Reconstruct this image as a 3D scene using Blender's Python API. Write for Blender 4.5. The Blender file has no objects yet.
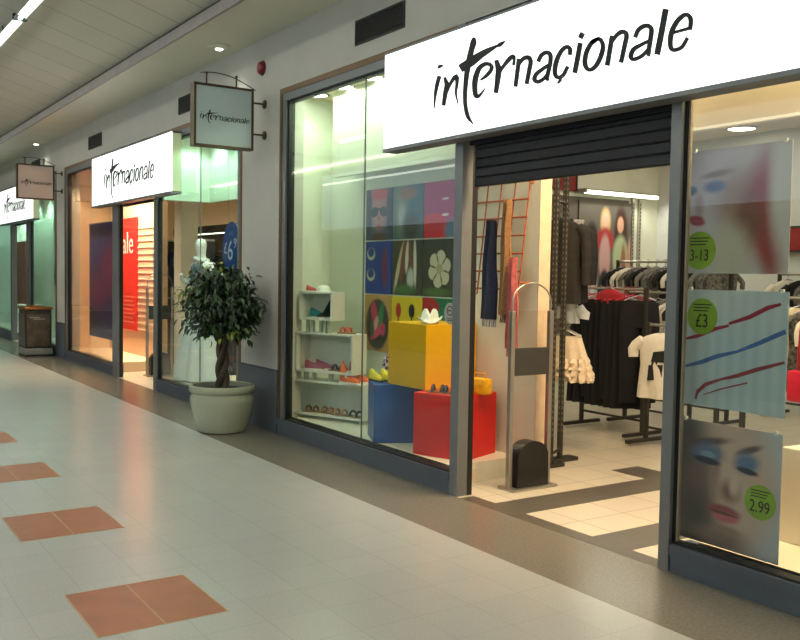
# light levels
MALL_W = 5.6
UP_W = 180.
BAND_W = 2.4
EXPO = 0.
LP = dict(disp=7, dispfill=20, shop=15, door=75, win2=80, peach=220, peachshop=120, mint=40, mid=30, far=110, farshop=60)

import bpy, bmesh, math, random, json
from mathutils import Vector, Matrix, Euler
PI = math.pi
sc = bpy.context.scene
COL = sc.collection
rnd = random.Random(7)

# ---------------------------------------------------------------- materials
def lin(c):
    return tuple((v/12.92 if v <= .04045 else ((v+.055)/1.055)**2.4) for v in (x/255 for x in c))
_M = {}
def mat(name, rgb, rough=.6, metal=0., noise=.08, nscale=12., emit=None, estr=0., spec=.5, bump=0.):
    if name in _M: return _M[name]
    m = bpy.data.materials.new(name); m.use_nodes = True
    nt = m.node_tree; b = nt.nodes['Principled BSDF']
    c = lin(rgb)
    b.inputs['Roughness'].default_value = rough; b.inputs['Metallic'].default_value = metal
    b.inputs['Specular IOR Level'].default_value = spec
    tc = nt.nodes.new('ShaderNodeTexCoord'); n = nt.nodes.new('ShaderNodeTexNoise')
    n.inputs['Scale'].default_value = nscale; n.inputs['Detail'].default_value = 4
    nt.links.new(tc.outputs['Object'], n.inputs['Vector'])
    r = nt.nodes.new('ShaderNodeValToRGB')
    r.color_ramp.elements[0].position = .3; r.color_ramp.elements[1].position = .7
    r.color_ramp.elements[0].color = tuple(v*(1-noise) for v in c)+(1,)
    r.color_ramp.elements[1].color = tuple(min(1, v*(1+noise)) for v in c)+(1,)
    nt.links.new(n.outputs['Fac'], r.inputs['Fac'])
    nt.links.new(r.outputs['Color'], b.inputs['Base Color'])
    if bump:
        bp = nt.nodes.new('ShaderNodeBump'); bp.inputs['Strength'].default_value = bump
        nt.links.new(n.outputs['Fac'], bp.inputs['Height']); nt.links.new(bp.outputs['Normal'], b.inputs['Normal'])
    if emit:
        b.inputs['Emission Color'].default_value = lin(emit)+(1,)
        b.inputs['Emission Strength'].default_value = estr
    _M[name] = m
    return m

def glass_mat(name, tint=(.93, .97, .95), rough=0., ior=1.5):
    m = bpy.data.materials.new(name); m.use_nodes = True
    nt = m.node_tree; nt.nodes.clear()
    o = nt.nodes.new('ShaderNodeOutputMaterial'); mx = nt.nodes.new('ShaderNodeMixShader')
    t = nt.nodes.new('ShaderNodeBsdfTransparent'); g = nt.nodes.new('ShaderNodeBsdfGlossy')
    ge = nt.nodes.new('ShaderNodeNewGeometry'); dt = nt.nodes.new('ShaderNodeVectorMath'); dt.operation = 'DOT_PRODUCT'
    def mth(op, x, y=None, z=None):
        q = nt.nodes.new('ShaderNodeMath'); q.operation = op
        for i, v in enumerate((x, y, z)):
            if v is None: continue
            if isinstance(v, (int, float)): q.inputs[i].default_value = v
            else: nt.links.new(v, q.inputs[i])
        return q.outputs[0]
    nt.links.new(ge.outputs['Incoming'], dt.inputs[0]); nt.links.new(ge.outputs['Normal'], dt.inputs[1])
    f0 = ((ior-1)/(ior+1))**2
    fr = mth('MULTIPLY_ADD', mth('POWER', mth('SUBTRACT', 1., mth('ABSOLUTE', dt.outputs['Value'])), 5.), 1-f0, f0)
    t.inputs['Color'].default_value = tint+(1,); g.inputs['Roughness'].default_value = rough
    nt.links.new(fr, mx.inputs['Fac']); nt.links.new(t.outputs['BSDF'], mx.inputs[1])
    nt.links.new(g.outputs['BSDF'], mx.inputs[2]); nt.links.new(mx.outputs['Shader'], o.inputs['Surface'])
    return m

def print_mat(name, base, blobs, rough=.45, stripes=None):
    """A printed picture: soft elliptical patches of ink over a base colour.
    blob = (u, v, ru, rv, angle_deg, rgb, softness 0..1)"""
    m = bpy.data.materials.new(name); m.use_nodes = True
    nt = m.node_tree; b = nt.nodes['Principled BSDF']; b.inputs['Roughness'].default_value = rough
    tc = nt.nodes.new('ShaderNodeTexCoord')
    prev = None
    for (u, v, ru, rv, ang, rgb, soft) in blobs:
        ru, rv = ru/(1-soft*.42), rv/(1-soft*.42)
        mp = nt.nodes.new('ShaderNodeMapping'); mp.vector_type = 'TEXTURE'
        mp.inputs['Location'].default_value = (u, .5, v); mp.inputs['Rotation'].default_value = (0, math.radians(-ang), 0)
        mp.inputs['Scale'].default_value = (ru, 1000, rv)
        ln = nt.nodes.new('ShaderNodeVectorMath'); ln.operation = 'LENGTH'
        mr = nt.nodes.new('ShaderNodeMapRange'); mr.interpolation_type = 'SMOOTHSTEP'
        mr.inputs['From Min'].default_value = 1.0; mr.inputs['From Max'].default_value = 1-soft
        mx = nt.nodes.new('ShaderNodeMix'); mx.data_type = 'RGBA'
        nt.links.new(tc.outputs['Generated'], mp.inputs['Vector']); nt.links.new(mp.outputs['Vector'], ln.inputs[0])
        nt.links.new(ln.outputs['Value'], mr.inputs['Value']); nt.links.new(mr.outputs['Result'], mx.inputs['Factor'])
        if prev is None: mx.inputs['A'].default_value = lin(base)+(1,)
        else: nt.links.new(prev, mx.inputs['A'])
        mx.inputs['B'].default_value = lin(rgb)+(1,)
        prev = mx.outputs['Result']
    if stripes:
        k, rgb, amt = stripes
        w = nt.nodes.new('ShaderNodeTexWave'); w.inputs['Scale'].default_value = k; w.bands_direction = 'X'
        mx = nt.nodes.new('ShaderNodeMix'); mx.data_type = 'RGBA'
        ml = nt.nodes.new('ShaderNodeMath'); ml.operation = 'MULTIPLY'; ml.inputs[1].default_value = amt
        nt.links.new(tc.outputs['Generated'], w.inputs['Vector']); nt.links.new(w.outputs['Fac'], ml.inputs[0])
        nt.links.new(ml.outputs[0], mx.inputs['Factor'])
        if prev is None: mx.inputs['A'].default_value = lin(base)+(1,)
        else: nt.links.new(prev, mx.inputs['A'])
        mx.inputs['B'].default_value = lin(rgb)+(1,); prev = mx.outputs['Result']
    nt.links.new(prev, b.inputs['Base Color'])
    return m

def tile_mat(name, rgb, grout, w, h, rough=.3, mortar=.004, noise=.06, spec=.5, off=(0, 0)):
    m = bpy.data.materials.new(name); m.use_nodes = True
    nt = m.node_tree; b = nt.nodes['Principled BSDF']
    b.inputs['Roughness'].default_value = rough; b.inputs['Specular IOR Level'].default_value = spec
    tc = nt.nodes.new('ShaderNodeTexCoord'); mp = nt.nodes.new('ShaderNodeMapping')
    mp.inputs['Location'].default_value = (off[0], off[1], 0)
    br = nt.nodes.new('ShaderNodeTexBrick'); br.offset = 0; br.squash = 1
    br.inputs['Scale'].default_value = 1; br.inputs['Brick Width'].default_value = w; br.inputs['Row Height'].default_value = h
    br.inputs['Mortar Size'].default_value = mortar; br.inputs['Mortar Smooth'].default_value = .3
    c = lin(rgb)
    br.inputs['Color1'].default_value = tuple(v*(1-noise) for v in c)+(1,)
    br.inputs['Color2'].default_value = tuple(min(1, v*(1+noise)) for v in c)+(1,)
    br.inputs['Mortar'].default_value = lin(grout)+(1,)
    n = nt.nodes.new('ShaderNodeTexNoise'); n.inputs['Scale'].default_value = 90; n.inputs['Detail'].default_value = 3
    mx = nt.nodes.new('ShaderNodeMix'); mx.data_type = 'RGBA'; mx.blend_type = 'MULTIPLY'; mx.inputs['Factor'].default_value = .25
    nt.links.new(tc.outputs['Object'], mp.inputs['Vector']); nt.links.new(mp.outputs['Vector'], br.inputs['Vector'])
    nt.links.new(tc.outputs['Object'], n.inputs['Vector'])
    nt.links.new(br.outputs['Color'], mx.inputs['A']); nt.links.new(n.outputs['Fac'], mx.inputs['B'])
    nt.links.new(mx.outputs['Result'], b.inputs['Base Color'])
    return m

# ---------------------------------------------------------------- geometry
class G:
    def __init__(s): s.bm = bmesh.new()
    def _fin(s, faces, mi):
        for f in faces: f.material_index = mi
    def box(s, x0, x1, y0, y1, z0, z1, mi=0, bev=0.):
        v = [s.bm.verts.new((x, y, z)) for z in (z0, z1) for (x, y) in ((x0, y0), (x1, y0), (x1, y1), (x0, y1))]
        f = [s.bm.faces.new([v[i] for i in q]) for q in ((3, 2, 1, 0), (4, 5, 6, 7), (0, 1, 5, 4), (1, 2, 6, 5), (2, 3, 7, 6), (3, 0, 4, 7))]
        s._fin(f, mi)
        if bev:
            e = list({e for q in f for e in q.edges})
            r = bmesh.ops.bevel(s.bm, geom=e, offset=bev, segments=2, affect='EDGES', profile=.6)
            s._fin(r['faces'], mi)
        return s
    def loft(s, rings, mi=0, cap=True, closed=True):
        R = [[s.bm.verts.new(p) for p in r] for r in rings]
        fs = []
        n = len(R[0])
        for a, b in zip(R, R[1:]):
            for i in range(n if closed else n-1):
                j = (i+1) % n
                fs.append(s.bm.faces.new((a[i], a[j], b[j], b[i])))
        if cap and closed:
            fs.append(s.bm.faces.new(R[0][::-1])); fs.append(s.bm.faces.new(R[-1]))
        s._fin(fs, mi); return s
    def lathe(s, prof, c=(0, 0, 0), n=32, mi=0, cap=True, sx=1., sy=1.):
        return s.loft([[(c[0]+r*sx*math.cos(2*PI*k/n), c[1]+r*sy*math.sin(2*PI*k/n), c[2]+z) for k in range(n)] for r, z in prof], mi, cap)
    def tube(s, pts, r, n=8, mi=0):
        P = [Vector(p) for p in pts]; rr = r if isinstance(r, (list, tuple)) else [r]*len(P)
        rings = []; up = None
        for i, p in enumerate(P):
            d = (P[min(i+1, len(P)-1)]-P[max(i-1, 0)]).normalized()
            if up is None:
                up = Vector((0, 0, 1)) if abs(d.z) < .9 else Vector((1, 0, 0))
            a = d.cross(up).normalized(); b = a.cross(d).normalized(); up = b
            rings.append([p+rr[i]*(a*math.cos(2*PI*k/n)+b*math.sin(2*PI*k/n)) for k in range(n)])
        return s.loft(rings, mi)
    def slab(s, pts, d, mi=0):
        """planar polygon pts extruded by vector d"""
        d = Vector(d); a = [s.bm.verts.new(p) for p in pts]; b = [s.bm.verts.new(Vector(p)+d) for p in pts]
        f = [s.bm.faces.new(a[::-1]), s.bm.faces.new(b)]
        n = len(a)
        for i in range(n): f.append(s.bm.faces.new((a[i], a[(i+1) % n], b[(i+1) % n], b[i])))
        s._fin(f, mi); return s
    def ribbon(s, L, R, d, mi=0):
        d = Vector(d)
        rings = [[Vector(l), Vector(r), Vector(r)+d, Vector(l)+d] for l, r in zip(L, R)]
        return s.loft(rings, mi)
    def build(s, name, mats, parent=None, smooth=False, kind=None, recalc=True):
        if recalc: bmesh.ops.recalc_face_normals(s.bm, faces=s.bm.faces)
        me = bpy.data.meshes.new(name); s.bm.to_mesh(me); s.bm.free()
        for m in (mats if isinstance(mats, (list, tuple)) else [mats]): me.materials.append(m)
        if smooth:
            for p in me.polygons: p.use_smooth = True
            if smooth != 'all':
                me.set_sharp_from_angle(angle=math.radians(40))
        o = bpy.data.objects.new(name, me); COL.objects.link(o)
        if parent: o.parent = parent
        if kind: o['kind'] = kind
        return o

def thing(name, label, cat, loc=(0, 0, 0), rz=0., group=None):
    o = bpy.data.objects.new(name, None); COL.objects.link(o)
    o.location = loc; o.rotation_euler = (0, 0, rz); o['label'] = label; o['category'] = cat
    o.empty_display_size = .1
    if group: o['group'] = group
    return o
def tag(o, label, cat, group=None):
    o['label'] = label; o['category'] = cat
    if group: o['group'] = group
    return o
def struct(name, loc=(0, 0, 0)):
    o = bpy.data.objects.new(name, None); COL.objects.link(o); o.location = loc; o['kind'] = 'structure'
    o.empty_display_size = .1
    return o
def dup(root, loc, rz=0., label=None, group=None):
    r = root.copy(); COL.objects.link(r); r.location = loc; r.rotation_euler = (0, 0, rz)
    if label: r['label'] = label
    if group: r['group'] = group
    for ch in list(root.children):
        c = ch.copy(); COL.objects.link(c); c.parent = r
        for g in list(ch.children):
            d = g.copy(); COL.objects.link(d); d.parent = c
    return r
def text_mesh(s, size, name, m, parent, loc, rot=(PI/2, 0, 0), sx=1., shear=0., depth=.002, align='CENTER'):
    cu = bpy.data.curves.new(name, 'FONT'); cu.body = s; cu.size = size; cu.align_x = align; cu.align_y = 'CENTER'
    cu.extrude = depth; cu.shear = shear
    t = bpy.data.objects.new(name, cu); COL.objects.link(t)
    bpy.context.view_layer.update()
    me = bpy.data.meshes.new_from_object(t.evaluated_get(bpy.context.evaluated_depsgraph_get()))
    bpy.data.objects.remove(t)
    me.materials.clear(); me.materials.append(m); me.name = name
    me.transform(Matrix.Translation(loc) @ Euler(rot).to_matrix().to_4x4() @ Matrix.Diagonal((sx, 1, 1, 1)))
    o = bpy.data.objects.new(name, me); COL.objects.link(o)
    if parent: o.parent = parent
    return o
def area(name, loc, sx, sy, power, col, rot=(0, 0, 0), spread=180):
    l = bpy.data.lights.new(name, 'AREA'); l.shape = 'RECTANGLE'; l.size = sx; l.size_y = sy; l.energy = power; l.color = col
    l.spread = math.radians(spread)
    o = bpy.data.objects.new(name, l); COL.objects.link(o); o.location = loc; o.rotation_euler = rot
    return o
def spot(name, loc, power, col, angle=110, blend=.5, rad=.04, rot=(0, 0, 0)):
    l = bpy.data.lights.new(name, 'SPOT'); l.energy = power; l.color = col; l.spot_size = math.radians(angle); l.spot_blend = blend
    l.shadow_soft_size = rad
    o = bpy.data.objects.new(name, l); COL.objects.link(o); o.location = loc; o.rotation_euler = rot
    return o

# ---------------------------------------------------------------- palette
WALL = mat('wall_paint', (196, 194, 184), .7, noise=.03, nscale=3)
SOFF = mat('soffit_plaster', (214, 211, 194), .6, noise=.03, nscale=2)
CEILP = mat('ceiling_panel', (200, 197, 176), .6, noise=.04, nscale=2)
SEAM = mat('ceiling_seam', (120, 116, 100), .7)
FASC = mat('soffit_edge', (150, 142, 138), .5)
SKIRT = mat('grey_skirting', (82, 90, 101), .45, noise=.05)
ALU = mat('grey_aluminium', (118, 122, 124), .42, .25, noise=.04)
ALUD = mat('dark_aluminium', (62, 70, 76), .4, .5, noise=.04)
BRASS = mat('brown_edge_trim', (108, 80, 40), .4, .3, noise=.1)
RUB = mat('black_gasket', (14, 15, 15), .5)
DARK = mat('dark_slot', (22, 22, 20), .7)
VENT = mat('vent_grille', (50, 50, 46), .6)
SHUT = mat('roller_shutter', (11, 14, 19), .55, .1, noise=.1)
STEEL = mat('brushed_steel', (176, 172, 162), .3, .8, noise=.05)
STEELD = mat('dark_steel', (70, 66, 60), .4, .6)
BLK = mat('black_plastic', (28, 27, 26), .35)
WHT = mat('white_laminate', (232, 236, 224), .4, noise=.02)
CREAM = mat('cream_wall', (236, 224, 200), .65, noise=.03, nscale=3)
GREENW = mat('display_wall', (228, 232, 214), .65, noise=.02, nscale=3)
PEACH = mat('peach_wall', (240, 212, 176), .65, noise=.03, nscale=3)
SHOPW = mat('shop_wall', (212, 214, 212), .65, noise=.02, nscale=3)
SHOPC = mat('shop_ceiling', (220, 205, 180), .8, noise=.02)
LBOX = mat('lit_acrylic', (240, 244, 238), .3, noise=.0, emit=(250, 255, 250), estr=1.25)
LBOXG = mat('lit_acrylic_side', (190, 200, 160), .3, noise=.02, emit=(214, 222, 180), estr=.22)
PANE = mat('blade_acrylic', (172, 188, 188), .3, noise=.04, nscale=3, emit=(170, 192, 188), estr=.06)
PANE2 = mat('blade_acrylic_pale', (192, 178, 168), .3, noise=.04, nscale=3, emit=(200, 184, 172), estr=.06)
BRONZE = mat('bronze_frame', (84, 66, 42), .4, .5)
INK = mat('black_ink', (14, 22, 20), .6)
LAMP = mat('lamp_lens', (255, 255, 245), .3, emit=(255, 255, 240), estr=9)
LAMPW = mat('warm_lamp_lens', (255, 248, 230), .3, emit=(255, 240, 214), estr=9)
TUBE = mat('fluorescent_tube_glow', (255, 255, 245), .3, emit=(248, 255, 238), estr=6)
GL = glass_mat('shop_glass')

# ---------------------------------------------------------------- the setting: mall
XA, XB = -34., 3.5
FLOORM = tile_mat('mall_floor', (194, 195, 192), (184, 184, 180), .3, .3, .24, .003, .02, .5)
BORDER = mat('floor_border', (122, 117, 106), .24, noise=.16, nscale=60)
TERRA = mat('terracotta_tile', (166, 106, 79), .32, noise=.1, nscale=6)
TGROUT = mat('tile_grout', (190, 160, 120), .5)
SHOPF = tile_mat('shop_floor_tile', (214, 204, 184), (150, 138, 118), .4, .4, .3, .004, .04, .5, (.09, .1))
SHOPG = mat('shop_floor_grey', (88, 82, 74), .35, noise=.12, nscale=20)

G().box(XA, XB, -6.4, -.63, -.1, 0).build('floor', FLOORM, kind='structure')
G().box(XA, XB, -.63, .0, -.1, 0).build('trim_1', BORDER, kind='structure')
for i in range(-1, 11):                      # terracotta insets, one row down the middle of the mall
    xc = -4.095-1.578*i
    g = G()
    g.box(xc-.295, xc+.295, -2.79, -2.2, -.004, .0012, 1)
    g.box(xc-.287, xc+.287, -2.782, -2.499, 0, .002, 0); g.box(xc-.287, xc+.287, -2.491, -2.208, 0, .002, 0)
    g.build('trim_%d' % (i+3), [TERRA, TGROUT], kind='structure')

# front wall: piers and the band above the shopfronts
ZT = 3.27
g = G()
g.box(XA, XB, 0, .25, ZT, 4.3)
for a, b in ((XA, -24.6), (-16.7, -16.12), (-8.70, -7.83), (-.42, XB)):
    g.box(a, b, 0, .25, 0, ZT)
g.build('wall_front', WALL, kind='structure')
g = G()
for a, b in ((XA, -24.6), (-16.7, -16.12), (-8.70, -7.83), (-.42, XB)):
    g.box(a, b, -.012, 0, 0, .6, 0); g.box(a, b, -.014, 0, .6, .612, 1)
g.build('baseboard_front', [SKIRT, ALUD], kind='structure')
# soffit along the shops with its edge, and the raised panelled ceiling
G().box(XA, XB, -.67, 0, 3.82, 3.9).build('ceiling', SOFF, kind='structure')
G().box(XA, XB, -.70, -.67, 3.815, 3.915).build('trim_20', FASC, kind='structure')
CEILT = tile_mat('ceiling_panels', (214, 210, 192), (150, 144, 128), .62, 60, .55, .008, .03, .3)
g = G()
prof = [(-.645, 3.945), (-2.3, 4.44), (-4.1, 4.44), (-5.8, 4.0), (-6.4, 4.0)]
g.slab([(XA, y, z) for y, z in prof]+[(XA, y, z+.06) for y, z in prof[::-1]], (XB-XA, 0, 0))
g.build('ceiling', CEILT, kind='structure')
G().box(XA, XB, -.67, 0, 3.9, 4.3).build('trim_21', DARK, kind='structure')  # dark backing that paints the shadow gap above the soffit edge
# the far side of the mall: wall, dark shop windows and a pale blue backlit band
OPPB = mat('opposite_band', (150, 160, 170), .4, noise=.05, nscale=1, emit=(142, 158, 176), estr=BAND_W)
g = G(); g.box(XA, XB, -6.65, -6.4, 0, 4.4)
g.build('wall_opposite', mat('opposite_wall', (120, 116, 104), .7), kind='structure')
G().box(XA-.25, XA, -6.65, .25, 0, 4.5).build('wall_left', WALL, kind='structure')
G().box(XB, XB+.25, -6.65, .25, 0, 4.5).build('wall_right', WALL, kind='structure')
g = G()
for k in range(6):
    x = -30+5.6*k; g.box(x, x+4.9, -6.4, -6.38, .15, 2.4, 0); g.box(x, x+4.9, -6.38, -6.37, .0, .15, 1)
g.build('window_9', [mat('dark_shop_glass', (30, 34, 34), .15), SKIRT], kind='structure')
t = thing('backlit_band', 'long pale blue backlit fascia across the mall, seen mirrored in the shop glass', 'sign', (-6.6, -6.395, 2.55))
G().box(-11.9, 9, .0, .18, 0, 1.22).build('panel', OPPB, t)
G().box(-11.8, 9, .18, .22, 1.0, 1.03).build('tube', TUBE, t)

t = thing('added_uplight_trough', 'added unseen uplight trough on the far wall, brightening the mall ceiling', 'light', (-12., -6.395, 3.84))  # made-up unseen uplights, added to brighten the ceiling and upper walls
g = G(); g.slab([(-13, 0, 0), (-13, .16, 0), (-13, .18, .07), (-13, .165, .07), (-13, .15, .015), (-13, 0, .015)], (26, 0, 0)); g.build('trough', ALU, t)
for k in range(6): area('added_uplight', (-23.+4.4*k, -6.28, 3.88), 4.2, .1, UP_W, (1., .985, .89), (math.radians(180-35), 0, 0))

# ---------------------------------------------------------------- shopfronts
def glazing(n, x0, x1, joints, kerb=True, jl='full', jr='post', ztop=ZT, jt='.1'):
    w = struct('window_%d' % n, (x0, 0, 0)); L = x1-x0
    g = G()
    if kerb:
        g.box(0, L, 0, .16, 0, .15, 0); g.box(0, L, -.012, .0, .095, .15, 0)
        g.build('sill', SKIRT, w)
    g = G()
    a = .0
    if jl == 'full': g.box(.05, .12, .0, .09, .15, ztop-.05, 0); a = .12; g.box(.12, .15, .02, .08, .15, ztop-.12, 1)
    if jr == 'full': g.box(L-.12, L-.05, .0, .05, .15, ztop-.05, 0)
    g.box(a, L-(.12 if jr == 'full' else 0), .0, .09, ztop-.12, ztop-.05, 0)
    g.box(a, L-(.12 if jr == 'full' else 0), .02, .08, ztop-.14, ztop-.12, 1)
    g.box(a, L-(.12 if jr == 'full' else 0), .012, .08, .15, .162, 1)
    g.build('frame', [ALU, RUB], w)
    g = G()
    if jl == 'full': g.box(0, .05, -.006, .05, 0 if not kerb else .15, ztop)
    if jr == 'full': g.box(L-.05, L, -.006, .05, .15, ztop)
    g.box(.05 if jl == 'full' else 0, L-(.05 if jr == 'full' else 0), -.006, .05, ztop-.05, ztop)
    g.build('edge_trim', BRASS, w)
    xs = [a]+[j-x0 for j in joints]+[L-(.12 if jr == 'full' else 0)]
    for p, q in zip(xs, xs[1:]):
        G().box(p+.003, q-.003, .035, .045, .16, ztop-.13).build('pane', GL, w)
    if joints:
        g = G()
        for j in joints: g.box(j-x0-.0035, j-x0+.0035, .034, .046, .16, ztop-.13)
        g.build('glass_joint', mat('joint_seal', (96, 104, 98), .4), w)
    return w
def post(w, x0, x1, z1, y1=.1, black=None):
    g = G(); g.box(x0, x1, -.004, y1, 0, z1, 0)
    if black: g.box(black[0], black[1], y1-.0, y1+black[2], 0, z1, 1)
    return g.build('post', [ALU, RUB], w)
def doorway(n, x0, x1, zb, lowered=True):
    d = struct('door_%d' % n, (x0, 0, 0)); L = x1-x0
    g = G()
    g.box(0, L, .02, .13, min(zb+.28, ZT-.1), ZT, 0)
    g.build('shutter_box', SHUT, d)
    g = G(); k = 0
    z = zb
    while z < zb+.28:
        g.slab([(0.02, .06, z), (.02, .054, z+.008), (.02, .054, z+.056), (.02, .06, z+.062), (.02, .08, z+.062), (.02, .08, z)], (L-.04, 0, 0))
        z += .064
    g.build('shutter_slats', SHUT, d)
    return d
# near shop
w1 = glazing(1, -7.83, -5.07, [-6.345])
post(w1, 2.76, 2.85, ZT, .085, (2.77, 2.851, .045))
w2 = glazing(2, -3.12, -.42, [], jl='post', jr='full')
post(w2, -.08, -.012, ZT, .02, (-.075, .002, .02)); 
g = G(); g.box(.005, .016, .03, .05, .15, ZT-.05); g.build('jamb', mat('jamb_tan', (150, 140, 120), .5), w2)
doorway(1, -4.94, -3.2, 2.155)
# second shop along
w3 = glazing(3, -16.12, -13.3, [])
post(w3, 2.82, 3.09, ZT, .02, (2.84, 3.10, .05))
w4 = glazing(4, -11.36, -8.70, [-9.95], jl='post', jr='full')
post(w4, -.11, .0, ZT, .02, (-.1, .02, .05))
doorway(2, -13.02, -11.47, 2.44)
# third shop, far end
w5 = glazing(5, -24.6, -20.85, [])
post(w5, 3.75, 3.9, ZT, .1)
w6 = glazing(6, -19.0, -16.7, [], jl='post', jr='full')
post(w6, -.25, .0, ZT, .03, (-.2, .04, .05))
doorway(3, -20.7, -19.25, 2.44)
g = G()
for x0, x1 in ((-24.6, -20.7), (-19.0, -16.7), (-16.1, -13.2), (-11.4, -8.75), (-7.8, -5.0), (-3.1, -.45)):
    pass
for x0, x1 in ((-24.6, -16.7), (-16.12, -8.70), (-7.83, -.42)):      # transom between the door heads, behind the signs
    g.box(x0+.13, x1-.13, .0, .03, 2.42, 2.45)
g.bm.free()

# shop floors, partitions and ceilings
def shop(n, x0, x1, depth, wallm, floorm=SHOPF):
    G().box(x0, x1, 0, depth, -.1, -.0005).build('floor', floorm, kind='structure')
    G().box(x0, x1, .25, depth, 3.32, 3.42).build('ceiling', SHOPC, kind='structure')
    G().box(x0-.1, x1+.1, depth, depth+.1, -.1, 3.42).build('wall_back', wallm, kind='structure')
shop(1, -8.3, -.35, 5.85, SHOPW)
shop(2, -16.35, -8.42, 5.85, PEACH)
shop(3, -24.7, -16.45, 5.85, SHOPW)
G().box(-8.42, -8.30, .25, 5.85, -.1, 3.42).build('wall_left', GREENW, kind='structure')
G().box(-16.45, -16.35, .25, 5.85, -.1, 3.42).build('wall_left', PEACH, kind='structure')
G().box(-24.8, -24.7, .25, 5.85, -.1, 3.42).build('wall_left', SHOPW, kind='structure')
G().box(-.35, -.25, .25, 5.85, -.1, 3.42).build('wall_right', SHOPW, kind='structure')
# grey floor bands inside the near shop and the dark threshold
g = G()
g.box(-4.94, -3.2, .0, .12, -.01, .0008)
g.box(-4.71, -4.40, .12, 1.62, -.01, .001); g.box(-5.06, -3.3, 1.62, 1.93, -.01, .001); g.box(-3.80, -3.49, .12, 1.62, -.01, .001)
g.build('trim_22', SHOPG, kind='structure')
# display floors behind the glass, and the display back walls
def platform(x0, x1, y1, m):
    g = G(); g.box(x0, x1, .05, y1, 0, .15, 0, 0)
    return g.build('floor', m, kind='structure')
PLAT1 = mat('display_floor', (230, 226, 206), .35, noise=.02)
platform(-8.3, -5.28, .82, PLAT1); platform(-3.05, -.35, .9, CREAM)
platform(-16.35, -13.66, .82, PEACH); platform(-11.36, -8.42, 1.1, CREAM)
platform(-24.7, -20.9, .9, PLAT1); platform(-19.0, -16.45, .9, PLAT1)
G().box(-8.3, -5.1, .82, .93, 0, 3.32).build('wall_display', GREENW, kind='structure')
G().box(-16.35, -13.62, .82, .93, 0, 3.32).build('wall_display', PEACH, kind='structure')
G().box(-11.30, -11.24, .06, .66, 2.44, 3.32).build('wall_display', GREENW, kind='structure')
G().box(-11.30, -8.42, .66, .72, 2.44, 3.32).build('wall_display', GREENW, kind='structure')
G().box(-24.7, -20.9, .9, 1.0, 0, 3.32).build('wall_display', GREENW, kind='structure')
G().box(-5.1, -5.092, .818, .932, 0, 3.32).build('trim_27', mat('wall_end_cream', (228, 206, 174), .6), kind='structure')
G().box(-7.88, -5.1, .60, .65, 2.49, 3.32).build('wall_display', GREENW, kind='structure')
G().box(-3.8, -.35, .60, .65, 2.425, 3.32).build('wall_display', CREAM, kind='structure')
# small access flap in the cream plinth
G().box(-5.283, -5.278, .12, .42, .02, .10).build('trim_23', mat('plinth_flap', (222, 206, 180), .6), kind='structure')

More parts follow.
